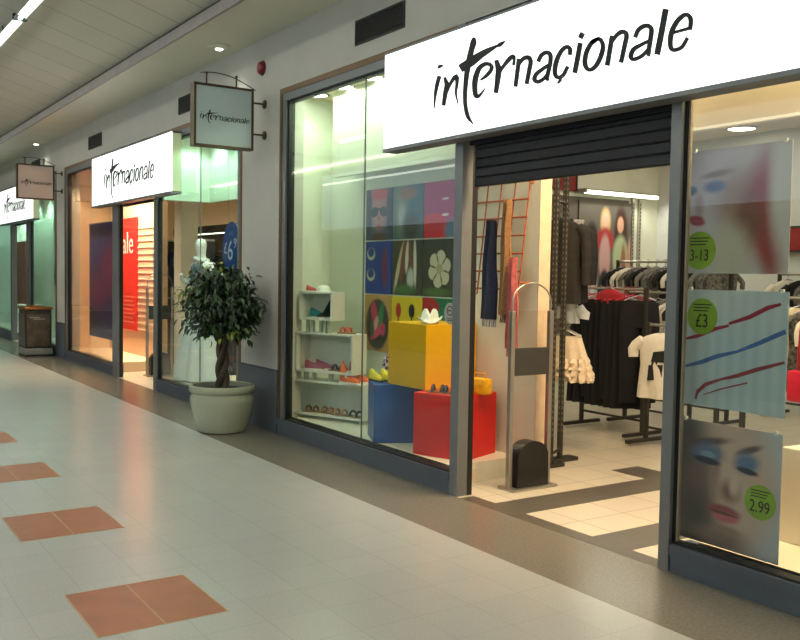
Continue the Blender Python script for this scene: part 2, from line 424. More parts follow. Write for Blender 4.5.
# ---------------------------------------------------------------- signs
LET = json.loads('''[[[[675,483],[684,484],[693,485],[699,485],[703,486],[708,486],[713,487],[717,488],[723,490],[729,491]],[[665,489],[668,494],[670,500],[677,505],[686,507],[696,507],[705,506],[714,504],[721,501],[728,498]]],[[[669,440],[660,422],[650,403],[642,383],[636,360],[631,336],[629,310],[628,282],[629,252],[629,223]],[[710,426],[701,408],[692,390],[684,371],[675,350],[666,327],[658,303],[651,277],[644,249],[637,221]]],[[[734,414],[741,395],[748,376],[750,361],[748,350],[742,336],[736,316],[732,290],[727,261],[723,232]],[[759,415],[775,396],[792,377],[803,355],[802,335],[793,320],[785,303],[778,279],[769,251],[761,223]]],[[[777,293],[796,317],[815,340],[834,359],[857,374],[879,384],[875,386],[863,391],[868,374],[870,354],[869,336],[865,316],[866,293],[874,267],[887,241],[899,214]],[[752,303],[769,328],[787,352],[805,374],[825,392],[846,408],[882,413],[907,388],[906,367],[903,347],[898,328],[891,310],[888,290],[891,266],[899,240],[906,214]]],[[[1044,616],[1037,608],[1030,601],[1024,594],[1020,584],[1015,570],[1008,553],[999,531],[989,506],[979,478],[972,451],[967,422],[962,390],[958,354],[956,315],[954,280],[955,250],[957,223],[962,196],[970,168],[980,139],[995,113],[1017,92],[1041,77],[1065,62]],[[1068,611],[1075,600],[1081,588],[1083,575],[1079,562],[1071,550],[1063,534],[1055,512],[1047,487],[1039,460],[1029,434],[1020,407],[1012,378],[1006,343],[1000,306],[997,272],[996,243],[997,218],[1001,193],[1009,167],[1019,140],[1030,118],[1042,100],[1056,82],[1070,64]]],[[[941,415],[978,421],[1015,426],[1052,434],[1088,445],[1123,457],[1155,469],[1190,478],[1225,487],[1254,495],[1273,500],[1286,504],[1300,507]],[[897,466],[931,474],[965,482],[999,489],[1036,497],[1076,505],[1117,511],[1159,516],[1200,519],[1234,520],[1257,521],[1274,521],[1291,520]]],[[[1294,504],[1307,503],[1320,502],[1333,504],[1345,510],[1357,518],[1368,526]],[[1285,514],[1293,520],[1300,525],[1311,528],[1326,530],[1345,530],[1364,530]]],[[[1139,326],[1162,330],[1186,334],[1207,340],[1227,349],[1244,360],[1256,372],[1261,385],[1257,399],[1244,413],[1224,425],[1199,433],[1172,437],[1145,435],[1119,429],[1095,418],[1077,400],[1063,378],[1053,356],[1049,335],[1048,313],[1050,293],[1054,271],[1061,250],[1074,231],[1103,219],[1124,222],[1139,230],[1153,241],[1169,255],[1184,269]],[[1129,336],[1148,344],[1167,352],[1184,360],[1200,369],[1214,378],[1222,386],[1224,393],[1223,398],[1220,401],[1212,405],[1197,409],[1183,411],[1168,408],[1150,403],[1136,394],[1125,379],[1115,360],[1108,340],[1104,322],[1102,304],[1102,286],[1104,267],[1108,249],[1111,241],[1102,243],[1106,243],[1119,245],[1137,251],[1158,262],[1178,273]]],[[[1267,428],[1273,408],[1279,388],[1282,370],[1282,351],[1280,330],[1278,307],[1275,282],[1272,256],[1269,230]],[[1302,428],[1315,408],[1328,387],[1337,363],[1337,340],[1332,317],[1327,295],[1321,271],[1314,246],[1308,220]]],[[[1322,335],[1339,348],[1356,361],[1374,373],[1394,384],[1415,395],[1432,403],[1445,409],[1449,414],[1442,419],[1444,409],[1441,388],[1439,368]],[[1298,350],[1314,363],[1331,377],[1348,390],[1366,403],[1385,417],[1403,427],[1421,432],[1442,434],[1465,421],[1467,404],[1464,383],[1461,362]]],[[[1481,402],[1477,381],[1474,359],[1469,334],[1465,304],[1460,271],[1455,238]],[[1517,393],[1514,371],[1511,349],[1507,325],[1501,295],[1495,262],[1489,230]]],[[[1501,350],[1516,360],[1530,370],[1543,377],[1556,379],[1568,378],[1574,377],[1577,376],[1581,372],[1585,365],[1585,356],[1582,342],[1576,323],[1570,298],[1563,269],[1555,239]],[[1484,359],[1495,372],[1506,386],[1520,397],[1538,403],[1559,405],[1581,402],[1602,392],[1615,378],[1622,362],[1622,346],[1618,331],[1612,312],[1606,288],[1597,258],[1589,229]]],[[[1684,340],[1692,351],[1700,362],[1708,369],[1719,373],[1730,375],[1739,375],[1745,373],[1751,370],[1754,367],[1757,357],[1757,342],[1756,326],[1752,311],[1747,295],[1741,280],[1736,265],[1731,251],[1730,237],[1746,223],[1760,222],[1767,224]],[[1655,353],[1662,365],[1670,378],[1682,389],[1697,396],[1716,400],[1735,400],[1755,395],[1774,385],[1787,369],[1792,352],[1791,334],[1789,317],[1785,301],[1779,284],[1774,269],[1769,254],[1765,241],[1763,234],[1755,240],[1756,239],[1764,236]]],[[[1757,323],[1738,318],[1718,313],[1699,308],[1679,302],[1659,296],[1642,288],[1630,277],[1623,265],[1622,251],[1633,236],[1650,225],[1672,219],[1693,220],[1713,225],[1731,232],[1745,241],[1756,253],[1767,263]],[[1772,306],[1754,300],[1736,294],[1718,288],[1699,281],[1682,275],[1669,269],[1662,261],[1659,254],[1659,250],[1660,248],[1664,245],[1669,243],[1680,242],[1696,245],[1711,249],[1723,256],[1735,265],[1747,275]]],[[[1944,332],[1947,343],[1949,354],[1947,368],[1936,382],[1919,394],[1895,399],[1874,395],[1854,386],[1836,372],[1821,355],[1808,334],[1799,313],[1794,292],[1794,271],[1797,253],[1806,237],[1820,224],[1839,217],[1858,214],[1876,217],[1892,225],[1906,238],[1917,254],[1928,270]],[[1915,340],[1916,351],[1916,361],[1915,367],[1911,371],[1907,376],[1905,376],[1895,373],[1880,366],[1866,354],[1854,339],[1844,319],[1836,300],[1832,282],[1830,265],[1831,251],[1835,244],[1839,240],[1843,238],[1849,237],[1859,238],[1869,242],[1880,252],[1892,267],[1904,282]]],[[[1849,226],[1849,221],[1848,216],[1847,213],[1844,209],[1839,203],[1833,196]],[[1867,224],[1868,218],[1870,211],[1868,203],[1860,198],[1850,194],[1841,191]]],[[[1992,393],[1986,367],[1980,341],[1974,315],[1968,288],[1961,261],[1954,235]],[[2027,382],[2022,356],[2016,329],[2011,303],[2004,277],[1997,250],[1990,223]]],[[[2011,447],[2004,439],[1998,431],[1991,423]],[[2043,429],[2037,421],[2031,413],[2024,404]]],[[[2103,357],[2122,364],[2140,371],[2147,372],[2152,368],[2161,355],[2166,342],[2165,326],[2159,308],[2151,290],[2141,273],[2129,258],[2116,246],[2103,240],[2090,237],[2083,238],[2079,241],[2072,251],[2068,263],[2066,279],[2069,298],[2074,317],[2085,335],[2100,353],[2114,365],[2126,370],[2140,370],[2157,371]],[[2084,378],[2104,385],[2125,392],[2150,392],[2174,378],[2188,358],[2197,338],[2197,317],[2191,295],[2183,276],[2171,257],[2157,240],[2140,227],[2121,218],[2100,215],[2077,218],[2057,230],[2042,246],[2033,265],[2031,286],[2034,309],[2041,331],[2054,352],[2072,371],[2091,385],[2113,391],[2132,391],[2150,390]]],[[[2229,384],[2225,362],[2221,339],[2216,315],[2211,288],[2205,260],[2199,231]],[[2261,374],[2257,352],[2253,329],[2249,305],[2243,278],[2238,250],[2232,221]]],[[[2246,333],[2260,344],[2273,355],[2285,363],[2298,368],[2312,371],[2320,371],[2324,370],[2328,367],[2331,362],[2331,354],[2328,340],[2322,321],[2315,293],[2307,261],[2298,229]],[[2231,343],[2241,356],[2252,370],[2264,381],[2279,389],[2297,395],[2315,396],[2335,389],[2352,377],[2361,361],[2362,345],[2358,329],[2352,310],[2345,283],[2336,251],[2327,219]]],[[[2417,329],[2424,342],[2431,354],[2439,362],[2451,367],[2466,369],[2477,369],[2486,366],[2493,362],[2497,358],[2498,350],[2496,335],[2494,317],[2490,291],[2485,262],[2483,239],[2489,225],[2503,219],[2508,219]],[[2392,342],[2399,355],[2406,369],[2417,381],[2434,389],[2454,393],[2474,392],[2493,387],[2511,376],[2524,360],[2528,343],[2526,327],[2523,308],[2519,282],[2514,254],[2511,233],[2510,230],[2506,233],[2510,230]]],[[[2502,309],[2482,306],[2461,303],[2442,299],[2423,296],[2403,293],[2386,286],[2373,274],[2366,259],[2364,245],[2372,230],[2387,219],[2407,214],[2426,215],[2447,219],[2466,225],[2481,234],[2492,245],[2504,255]],[[2511,294],[2492,289],[2472,285],[2454,281],[2435,276],[2419,272],[2408,267],[2401,259],[2396,248],[2395,241],[2395,239],[2397,236],[2403,234],[2416,235],[2434,238],[2450,243],[2464,249],[2476,258],[2489,267]]],[[[2582,442],[2575,409],[2569,376],[2561,341],[2553,304],[2544,265],[2536,226]],[[2618,429],[2611,396],[2604,363],[2597,328],[2589,291],[2580,253],[2571,214]]],[[[2649,300],[2667,301],[2685,301],[2702,301],[2719,301],[2736,301],[2752,301]],[[2644,316],[2662,316],[2679,316],[2697,316],[2713,317],[2730,317],[2746,318]]],[[[2764,297],[2766,314],[2769,333],[2768,350],[2759,367],[2745,381],[2726,390],[2707,390],[2689,385],[2673,377],[2658,365],[2644,350],[2633,334],[2625,316],[2620,296],[2619,278],[2620,260],[2624,243],[2632,228],[2645,217],[2661,212],[2674,211],[2689,212],[2704,215],[2719,222],[2730,234],[2739,247],[2748,260]],[[2740,304],[2742,322],[2743,339],[2741,352],[2737,360],[2731,367],[2727,369],[2719,369],[2707,364],[2694,357],[2682,347],[2671,333],[2661,319],[2655,303],[2651,286],[2649,270],[2649,256],[2651,243],[2654,235],[2656,233],[2660,231],[2668,231],[2679,231],[2691,233],[2702,237],[2711,246],[2721,259],[2730,272]]]]''')
def lettering(parent, m, org, ux, scale, nrm, uz=(0, 0, 1), name='lettering'):
    g = G(); o = Vector(org); ux = Vector(ux); uz = Vector(uz); n = Vector(nrm)
    for i, (L, R) in enumerate(LET):
        f = lambda p: o+n*(i*.012)+ux*(p[0]/1000*scale)+uz*(p[1]/1000*scale)
        g.ribbon([f(p) for p in L], [f(p) for p in R], n)
    return g.build(name, m, parent)
def fascia(x0, w, label):
    t = thing('fascia_sign', label, 'sign', (x0, -.13, 2.462), group=None)
    h = .722
    g = G(); g.box(.012, w-.012, .016, .13, .03, h-.006, 0); g.build('light_box', ALU, t)
    G().box(0, w, 0, .016, .024, h).build('lit_panel', LBOX, t)
    g = G(); g.box(-.004, w+.004, -.006, .13, 0, .024, 0); g.box(-.004, w+.004, -.004, .13, h, h+.014, 0)
    g.build('casing', ALU, t)
    g = G(); g.box(w-.011, w, .018, .124, .03, h-.01); g.build('end_panel', LBOXG, t)
    g = G(); g.box(0, .011, .018, .124, .03, h-.01); g.build('end_panel', LBOXG, t)
    lettering(t, INK, (0, -.0001, .0095), (1, 0, 0), w/3.36, (0, -.004, 0))
    return t
fascia(-5.80, 3.425, 'long lit white fascia sign with black brush lettering, nearest shop')
fascia(-13.91, 3.445, 'lit white fascia sign over the peach-lit shopfront beyond the potted tree')
fascia(-21.5, 3.45, 'farthest lit white fascia sign, at the left edge beyond the small hanging sign')

def blade(x, face, label, z0=2.715):
    t = thing('hanging_sign', label, 'sign', (x, 0, z0), group='square signs on wall brackets')
    y0, y1, h, d = -.74, -.14, .585, .05
    g = G()
    for a, b in ((y0, y0+.022), (y1-.022, y1)): g.box(-d, d, a, b, 0, h)
    g.box(-d, d, y0+.022, y1-.022, 0, .022); g.box(-d, d, y0+.022, y1-.022, h-.022, h)
    g.build('frame', BRONZE, t)
    G().box(-d+.008, d-.008, y0+.022, y1-.022, .022, h-.022).build('panel', face, t)
    lettering(t, INK, (d-.008, y0-.085, .20), (0, 1, 0), .232, (.003, 0, 0))
    lettering(t, INK, (-d+.008, y1+.085, .20), (0, -1, 0), .232, (-.003, 0, 0))
    for z in (.465, .165):
        g = G(); g.tube([(0, y1, z), (0, -.02, z)], .009, 8); g.lathe([(.001, 0), (.042, .0), (.042, .012), (.02, .02), (.001, .022)], (0, 0, 0), 16)
        # turn the flange so that it sits against the wall
        for v in g.bm.verts:
            pass
        g.bm.free()
        g = G(); g.tube([(0, y1, z), (0, -.018, z)], .009, 8)
        rr = [(.001, -.022), (.02, -.02), (.042, -.012), (.042, 0)]
        g.loft([[(r*math.cos(2*PI*k/16), y, z+r*math.sin(2*PI*k/16)) for k in range(16)] for r, y in rr])
        g.build('wall_bracket', BRONZE, t)
    for y in (-.6, -.3):
        g = G(); g.tube([(0, y, h), (0, y, h+.10)], .008, 8); g.lathe([(.012, 0), (.012, .02)], (0, y, h+.095), 10); g.build('rod', BRONZE, t)
    g = G(); g.tube([(0, -.66+.56*k/12, h+.07+.055*math.sin(PI*(.18+.82*k/12))-.07*(k/12)**2) for k in range(13)], .005, 6)
    g.build('arched_wire', BRONZE, t)
    return t
blade(-8.17, PANE, 'square pale blue hanging sign on the pier above the potted tree')
blade(-16.30, PANE2, 'square pinkish hanging sign on the far pier above the litter bin')

# ---------------------------------------------------------------- wall and ceiling fittings
def vent(x, label):
    t = thing('wall_vent', label, 'vent', (x, 0, 3.40), group='air vents over the shopfronts')
    w, h = .72, .2
    g = G(); g.box(0, w, -.012, 0, 0, .012); g.box(0, w, -.012, 0, h-.012, h); g.box(0, .012, -.012, 0, .012, h-.012); g.box(w-.012, w, -.012, 0, .012, h-.012)
    g.build('frame', VENT, t)
    G().box(.012, w-.012, -.003, 0, .012, h-.012).build('backing', DARK, t)
    g = G()
    for k in range(9): z = .02+k*.019; g.slab([(.012, -.011, z), (.012, -.003, z+.012), (.012, -.0025, z+.014), (.012, -.011, z+.003)], (w-.024, 0, 0))
    g.build('louvre', VENT, t)
vent(-6.45, 'black wall vent above the nearest shop window, by the big sign')
vent(-10.56, 'black wall vent half hidden behind the pale blue hanging sign')
vent(-14.57, 'black wall vent above the left end of the second shop sign')
vent(-18.7, 'farthest wall vent, at the left edge of the photo')
t = thing('alarm_sounder', 'small round red alarm on the wall left of the nearest shop window', 'alarm', (-8.23, 0, 3.54))
g = G(); rr = [(.068, 0), (.066, -.02), (.055, -.04), (.03, -.05), (.001, -.052)]
g.loft([[(r*math.cos(2*PI*k/20), y, r*math.sin(2*PI*k/20)) for k in range(20)] for r, y in rr])
g.build('housing', mat('alarm_red', (120, 20, 22), .35), t, 'all')
g = G(); rr = [(.074, 0), (.074, -.006), (.067, -.008)]
g.loft([[(r*math.cos(2*PI*k/20), y, r*math.sin(2*PI*k/20)) for k in range(20)] for r, y in rr]); g.build('backplate', mat('alarm_base', (90, 20, 22), .5), t)

def downlight(x, y, z, label, r=.075, lamp=LAMP, ring=STEEL, group=None, drop=.012):
    t = thing('ceiling_light', label, 'light', (x, y, z), group=group)
    g = G(); g.lathe([(r, 0), (r, -drop), (r*.9, -drop-.004), (r*.8, -drop), (r*.8, -.002)], (0, 0, 0), 24, cap=False); g.build('rim', ring, t, True)
    g = G(); g.lathe([(r*.8, -.002), (r*.79, -drop*.7), (r*.3, -drop*.9), (.001, -drop*.92)], (0, 0, 0), 24); g.build('lens', lamp, t, True)
    return t
def eyeball(x, y, z, label):
    t = thing('ceiling_spotlight', label, 'light', (x, y, z), group='spotlights in the soffit')
    g = G(); g.lathe([(.12, 0), (.12, -.008), (.09, -.016), (.055, -.02)], (0, 0, 0), 28); g.build('rim', SOFF, t, True)
    g = G(); g.lathe([(.052, -.016), (.05, -.026), (.042, -.03)], (0, 0, 0), 20); g.build('housing', STEEL, t, True)
    g = G(); g.lathe([(.04, -.0301), (.034, -.038), (.001, -.042)], (0, 0, 0), 16); g.build('lens', LAMP, t, True)
eyeball(-8.75, -.24, 3.82, 'small bright soffit spotlight above the pale blue hanging sign')
eyeball(-17.45, -.18, 3.82, 'small bright soffit spotlight above the far pinkish hanging sign')
spot('soffit_lamp', (-8.75, -.24, 3.75), 7, (1, .97, .86), 100); spot('soffit_lamp', (-17.45, -.18, 3.75), 7, (1, .97, .86), 100)

# rows of fluorescent battens under the ceiling
def batten(x, y, z, label, lit):
    t = thing('fluorescent_light', label, 'light', (x, y, z), group='fluorescent battens along the mall ceiling')
    L = 1.7
    g = G(); g.slab([(-L/2, -.065, .01), (-L/2, -.035, .055), (-L/2, .035, .055), (-L/2, .065, .01), (-L/2, .055, .01), (-L/2, .03, .045), (-L/2, -.03, .045), (-L/2, -.055, .01)], (L, 0, 0))
    g.build('reflector', mat('batten_white', (180, 184, 176), .35), t)
    g = G(); g.tube([(-L/2+.03, 0, .015), (L/2-.03, 0, .015)], .02, 10); g.build('tube', TUBE, t, True)
    g = G(); g.box(-L/2-.012, -L/2+.03, -.07, .07, -.008, .06); g.build('end_cap', ALUD, t)
    g = G(); g.tube([(0, 0, .055), (0, 0, 4.44-z if y < -2.3 else 3.945+(-.645-y)*.299-z+.01)], .008, 6); g.build('hanger', ALUD, t)
    area('batten_lamp', (x, y, z-.03), 1.6, .12, lit, (1., .985, .94))
for k in range(13):
    x = -11.25+1.78*(k-6)
    near = k == 6 or k == 7
    batten(x, -1.83, 4.16, {6: 'fluorescent batten at the top left corner, farther of the two lit ones in view', 7: 'fluorescent batten at the top left corner, nearer of the two lit ones in view'}.get(k, 'lit fluorescent batten in the row along the mall ceiling, beyond the picture edge'), MALL_W)
for k in range(7):
    batten(-15.+2.9*k, -4.7, 4.05, 'lit fluorescent batten in the row over the far side of the mall', MALL_W)

# ---------------------------------------------------------------- potted tree
t = thing('potted_fig', 'braided fig tree in a pale glazed pot by the pier', 'potted plant', (-8.23, -.40, 0))
g = G()
g.lathe([(.20, 0), (.225, .01), (.255, .08), (.285, .19), (.303, .29), (.305, .335), (.290, .365), (.288, .375), (.312, .39), (.322, .415), (.318, .445), (.300, .455), (.282, .45), (.276, .40), (.27, .37)], n=48, cap=True)
g.build('pot', mat('pot_glaze', (176, 182, 160), .22, noise=.06, nscale=5), t, True)
g = G(); g.lathe([(.275, .36), (.275, .405), (.15, .418), (.001, .42)], n=32); g.build('soil', mat('soil', (30, 24, 18), .9, noise=.4, nscale=60, bump=.6), t)
BARK = mat('fig_bark', (82, 72, 60), .8, noise=.25, nscale=40, bump=.4)
g = G()
for k in range(3):
    ph = 2*PI*k/3
    pts = [(.042*math.cos(ph+zz*7)*(1-.25*zz), .042*math.sin(ph+zz*7)*(1-.25*zz), .40+zz*.64) for zz in [i/18 for i in range(19)]]
    g.tube(pts, [.034-.010*i/18 for i in range(19)], 10)
for k in range(16):
    a = rnd.uniform(0, 2*PI); e = rnd.uniform(.1, .5); z0 = rnd.uniform(.88, 1.02)
    r = rnd.uniform(.2, .36)
    g.tube([(0, 0, z0), (.4*r*math.cos(a), .4*r*math.sin(a), z0+.5*e), (r*math.cos(a), r*math.sin(a), z0+e)], [.014, .009, .004], 6)
g.build('trunk', BARK, t, True)
LEAF = [mat('leaf_dark', (30, 50, 26), .35, noise=.3, nscale=9), mat('leaf_mid', (46, 72, 34), .35, noise=.3, nscale=9), mat('leaf_young', (150, 160, 66), .4, noise=.2, nscale=9)]
g = G()
def leaf(p, d, L, mi):
    d = Vector(d).normalized(); s = d.cross(Vector((rnd.uniform(-.3, .3), rnd.uniform(-.3, .3), 1))).normalized(); n = s.cross(d)
    w = L*.24; p = Vector(p)
    c = [p, p+d*L*.35+s*w+n*w*.35, p+d*L*.35-n*0, p+d*L*.35-s*w+n*w*.35, p+d*L*.75+s*w*.7-n*w*.1, p+d*L*.75-n*w*.5, p+d*L*.75-s*w*.7-n*w*.1, p+d*L-n*w*.9]
    v = [g.bm.verts.new(q) for q in c]
    for q in ((0, 1, 2), (0, 2, 3), (1, 4, 5, 2), (2, 5, 6, 3), (4, 7, 5), (5, 7, 6)):
        g.bm.faces.new([v[i] for i in q]).material_index = mi
clumps = []
for k in range(135):
    u = rnd.uniform(-1, 1); a = rnd.uniform(0, 2*PI); rr = rnd.random()**.4
    x, y, z = .40*rr*math.sqrt(1-u*u)*math.cos(a), .36*rr*math.sqrt(1-u*u)*math.sin(a), 1.235+.345*rr*u
    if z < 1.02 and math.hypot(x, y) < .16: continue
    clumps.append((x, y, z))
for (cx, cy, cz) in clumps:
    young = rnd.random() < .05
    for j in range(24):
        p = (cx+rnd.gauss(0, .055), max(cy+rnd.gauss(0, .055), -.5), cz+rnd.gauss(0, .05))
        if p[1] > .29: continue
        d = (p[0]*1.2+rnd.gauss(0, .25), p[1]*1.2+rnd.gauss(0, .25), rnd.uniform(-.75, .15))
        leaf(p, d, rnd.uniform(.055, .095), 2 if young and rnd.random() < .7 else (0 if rnd.random() < .65 else 1))
g.build('foliage', LEAF, t, 'all', recalc=False)

# ---------------------------------------------------------------- litter bin at the far pier
t = thing('litter_bin', 'dark litter bin with picture panel below the far pinkish hanging sign', 'bin', (-17.0, -.30, 0))
g = G(); g.box(-.30, .26, -.22, .22, 0, .82, 0, .02); g.build('body', mat('bin_body', (44, 44, 42), .4), t)
g = G(); g.box(-.31, .275, -.235, .235, .03, .14, 0, .015); g.build('base_band', mat('bin_band', (140, 144, 136), .45), t)
BINP = print_mat('bin_picture', (74, 62, 52), [(.4, .3, .35, .25, 30, (120, 116, 104), .6), (.7, .6, .3, .3, 0, (96, 74, 58), .6), (.25, .9, .2, .035, 0, (170, 164, 150), .5), (.42, .82, .2, .03, 0, (160, 150, 136), .5), (.75, .25, .2, .12, 0, (52, 40, 34), .5)])
BINPX = print_mat('bin_picture_side', (66, 56, 48), [])if False else BINP
G().box(.26, .268, -.19, .19, .18, .74).build('picture_panel', mat('bin_print', (92, 80, 68), .35, noise=.45, nscale=6), t)
g = G(); g.box(.268, .27, -.15, .02, .68, .695); g.box(.268, .27, -.09, .1, .65, .665); g.build('print_lines', mat('print_pale', (176, 170, 156), .5), t)
G().box(-.29, .25, -.23, -.222, .18, .74).build('front_panel', mat('bin_print', (92, 80, 68)), t)
g = G(); g.box(-.32, .29, -.24, .24, .82, .87, 0, .02); g.lathe([(.15, .871), (.15, .885), (.11, .885), (.10, .872)], (-.02, 0, 0), 24, sx=1.2); g.build('lid', mat('bin_lid_glow', (170, 112, 54), .22, .4), t, True)  # lid's orange stands in for the glow of light on its top

# ---------------------------------------------------------------- nearest shop: left display window
def shoe(length, rgb_mat, sole_mat, parent=None, high=0., nm='upper'):
    """local: heel at x=0, toe at x=length"""
    g = G(); R = []
    for i in range(11):
        s = i/10; w = length*(.13+.045*math.sin(PI*min(1, s*1.15)))*(1 if s < .85 else 1-.6*((s-.85)/.15)**2)
        h = length*(.30*(1-s)**1.2+.13+high*max(0, 1-s*2.2))*(1 if s < .9 else .8)
        R.append([(s*length, w*math.cos(PI*k/8), length*.06+h*math.sin(PI*k/8)**.7) for k in range(9)])
    g.loft(R); up = g.build(nm, rgb_mat, parent, True)
    g = G(); R = []
    for i in range(11):
        s = i/10; w = length*(.14+.05*math.sin(PI*min(1, s*1.15)))*(1 if s < .85 else 1-.55*((s-.85)/.15)**2)
        R.append([(s*length*1.02-.002, -w, 0), (s*length*1.02-.002, w, 0), (s*length*1.02-.002, w, length*.07), (s*length*1.02-.002, -w, length*.07)])
    g.loft(R); g.build('sole', sole_mat, parent)
    return up
def shoe_thing(label, loc, rz, rgb, sole=(230, 226, 214), L=.24, high=0., name='shoe', group=None):
    t = thing(name, label, 'shoe', loc, rz, group)
    shoe(L, mat('shoe_%d_%d_%d' % rgb, rgb, .5), mat('sole_%d_%d_%d' % sole, sole, .6), t, high)
    return t
def sandal_thing(label, loc, rz, rgb, L=.23):
    t = thing('sandal', label, 'sandal', loc, rz)
    g = G(); R = []
    for i in range(11):
        s = i/10; w = L*(.13+.05*math.sin(PI*min(1, s*1.15)))*(1 if s < .85 else 1-.55*((s-.85)/.15)**2)
        R.append([(s*L, -w, 0), (s*L, w, 0), (s*L, w, .014), (s*L, -w, .014)])
    g.loft(R); g.build('sole', mat('sandal_sole', (150, 120, 84), .6), t)
    g = G()
    for s in (.25, .62): g.tube([(s*L, L*.18*math.cos(PI*k/8), .012+.045*math.sin(PI*k/8)) for k in range(9)], .012, 6)
    g.build('straps', mat('sandal_%d_%d_%d' % rgb, rgb, .5), t, True)
    return t

t = thing('display_shelf', 'white stepped shelf unit of three open boxes in the nearest shop window', 'shelf', (-7.87, .16, 0), math.radians(23))
def openbox(nm, s0, s1, z0, z1, d=.30, off=0.):
    g = G(); th = .018
    g.box(s0, s1, off, d, z0, z0+th); g.box(s0, s1, off, d, z1-th, z1)
    g.box(s0, s0+th, off, d, z0+th, z1-th); g.box(s1-th, s1, off, d, z0+th, z1-th); g.box(s0+th, s1-th, d-.012, d, z0+th, z1-th)
    g.build(nm, WHT, t)
openbox('lower_box', 0, .86, .185, .52, .24); openbox('middle_box', .05, .74, .60, .98, .22); openbox('upper_box', .09, .49, 1.10, 1.37, .20)
SPC = mat('clear_spacer', (196, 204, 186), .2, noise=.05)
g = G()
for s in (.12, .22, .42, .55, .66): g.box(s, s+.035, .05, .085, .52, .60)
for s in (.14, .20, .30, .35, .40): g.box(s, s+.03, .05, .08, .98, 1.10)
g.build('spacer', SPC, t)
for s in (.04, .80):
    g = G(); g.lathe([(.022, .15), (.022, .185)], (s, .05, 0), 14); g.lathe([(.022, .15), (.022, .185)], (s, .20, 0), 14); g.build('foot', STEEL, t)
def on_shelf(s, d, z):
    a = math.radians(23)
    return (-7.87+s*math.cos(a)-d*math.sin(a), .16+s*math.sin(a)+d*math.cos(a), z)
A23 = math.radians(23)
shoe_thing('black and white high-top shoe inside the top box of the white shelf', on_shelf(.33, .18, 1.118), A23-PI/2, (26, 28, 30), L=.19, high=.42, name='high_top_shoe')
shoe_thing('teal shoe inside the top box of the white shelf', on_shelf(.16, .11, 1.118), A23-.15, (30, 140, 146), L=.2, name='shoe')
shoe_thing('small red shoe on top of the white shelf', on_shelf(.11, .1, 1.37), A23, (196, 84, 72), L=.13)
t2 = thing('cap', 'small white cap on top of the white shelf', 'hat', on_shelf(.31, .1, 1.37), A23)
g = G(); g.lathe([(.068, .0), (.07, .02), (.06, .045), (.035, .06), (.001, .064)], n=24); g.build('crown', WHT, t2, True)
g = G(); g.slab([(.05, -.05, 0), (.11, -.035, 0), (.13, 0, 0), (.11, .035, 0), (.05, .05, 0)], (0, 0, .008)); g.build('peak', WHT, t2)
shoe_thing('purplish pink shoe inside the middle box of the white shelf, left of the pair', on_shelf(.14, .06, .618), A23+.1, (150, 70, 96), L=.2)
shoe_thing('purplish pink shoe inside the middle box of the white shelf, behind its mate', on_shelf(.20, .15, .618), A23+.1, (150, 70, 96), L=.2)
sandal_thing('dark flat sandal inside the middle box of the white shelf', on_shelf(.40, .1, .618), A23, (44, 34, 40))
sandal_thing('flat red sandal on top of the middle box of the white shelf', on_shelf(.50, .1, .98), A23, (196, 80, 62), .2)
for i, (s, d) in enumerate(((.57, .07), (.60, .17))):
    q = shoe_thing(['orange and white trainer on the white shelf, nearer of the pair', 'orange and white trainer on the white shelf, rear one of the pair'][i], on_shelf(s, d, .52), A23-.25+.15*i, (236, 110, 40), (240, 236, 226), .25, .35, 'trainer')
    g = G(); g.tube([(.10, .035*math.cos(PI*k/8), .055+.055*math.sin(PI*k/8)) for k in range(9)], .014, 6); g.build('white_stripe', WHT, q)
for s, d, c, l in ((.10, .08, (128, 104, 70), 'brown sandal in the lower box of the white shelf, leftmost'), (.27, .12, (176, 120, 60), 'tan strappy sandal in the lower box of the white shelf'), (.45, .08, (190, 140, 60), 'mustard strappy sandal in the lower box of the white shelf'), (.63, .1, (26, 26, 26), 'black strappy sandal in the lower box of the white shelf, rightmost')):
    sandal_thing(l, on_shelf(s, d, .203), A23+rnd.uniform(-.2, .2), c)

def cube(name, label, c, s, h, z, rz, rgb):
    t = G(); t.box(-s/2, s/2, -s/2, s/2, 0, h, 0, .006)
    o = t.build(name, mat('cube_%s' % label.split()[0], rgb, .35, noise=.03), None); o.location = (c[0], c[1], z); o.rotation_euler = (0, 0, rz)
    return tag(o, label, 'display cube')
cube('display_cube', 'red display cube at the foot of the window pillar', (-5.63, .465), .47, .487, .15, math.radians(20), (214, 26, 22))
cube('display_cube', 'blue display cube beside the white shelf', (-6.384, .406), .43, .487, .15, math.radians(-25), (14, 80, 160))
cube('display_cube', 'yellow display cube stacked across the blue and red cubes', (-6.07, .545), .52, .52, .637, math.radians(2), (238, 182, 8))
ZY, ZR = 1.157, .637
# white hat on the yellow cube
t = thing('cowboy_hat', 'white cowboy hat on top of the yellow cube', 'hat', (-5.93, .42, ZY), -.58)
HATM = mat('hat_white', (236, 240, 234), .6)
g = G(); n = 36; R = []
for r in (.055, .09, .105, .118): R.append([(r*1.15*math.cos(2*PI*k/n), r*.85*math.sin(2*PI*k/n), .004+.055*max(0, (r-.075)/.045)**1.5*abs(math.sin(2*PI*k/n))**2) for k in range(n)])
R += [[(x, y, z+.008) for x, y, z in r] for r in R[::-1]]
g.loft(R); g.build('brim', HATM, t, True)
g = G(); R = []
for z, r in ((.005, .095), (.05, .088), (.095, .078), (.118, .06), (.124, .03), (.122, .002)):
    R.append([(r*1.1*math.cos(2*PI*k/n), r*.8*math.sin(2*PI*k/n), z-.05*(z > .06)*math.exp(-(math.sin(2*PI*k/n)*r/.02)**2)) for k in range(n)])
g.loft(R); g.build('crown', HATM, t, True)
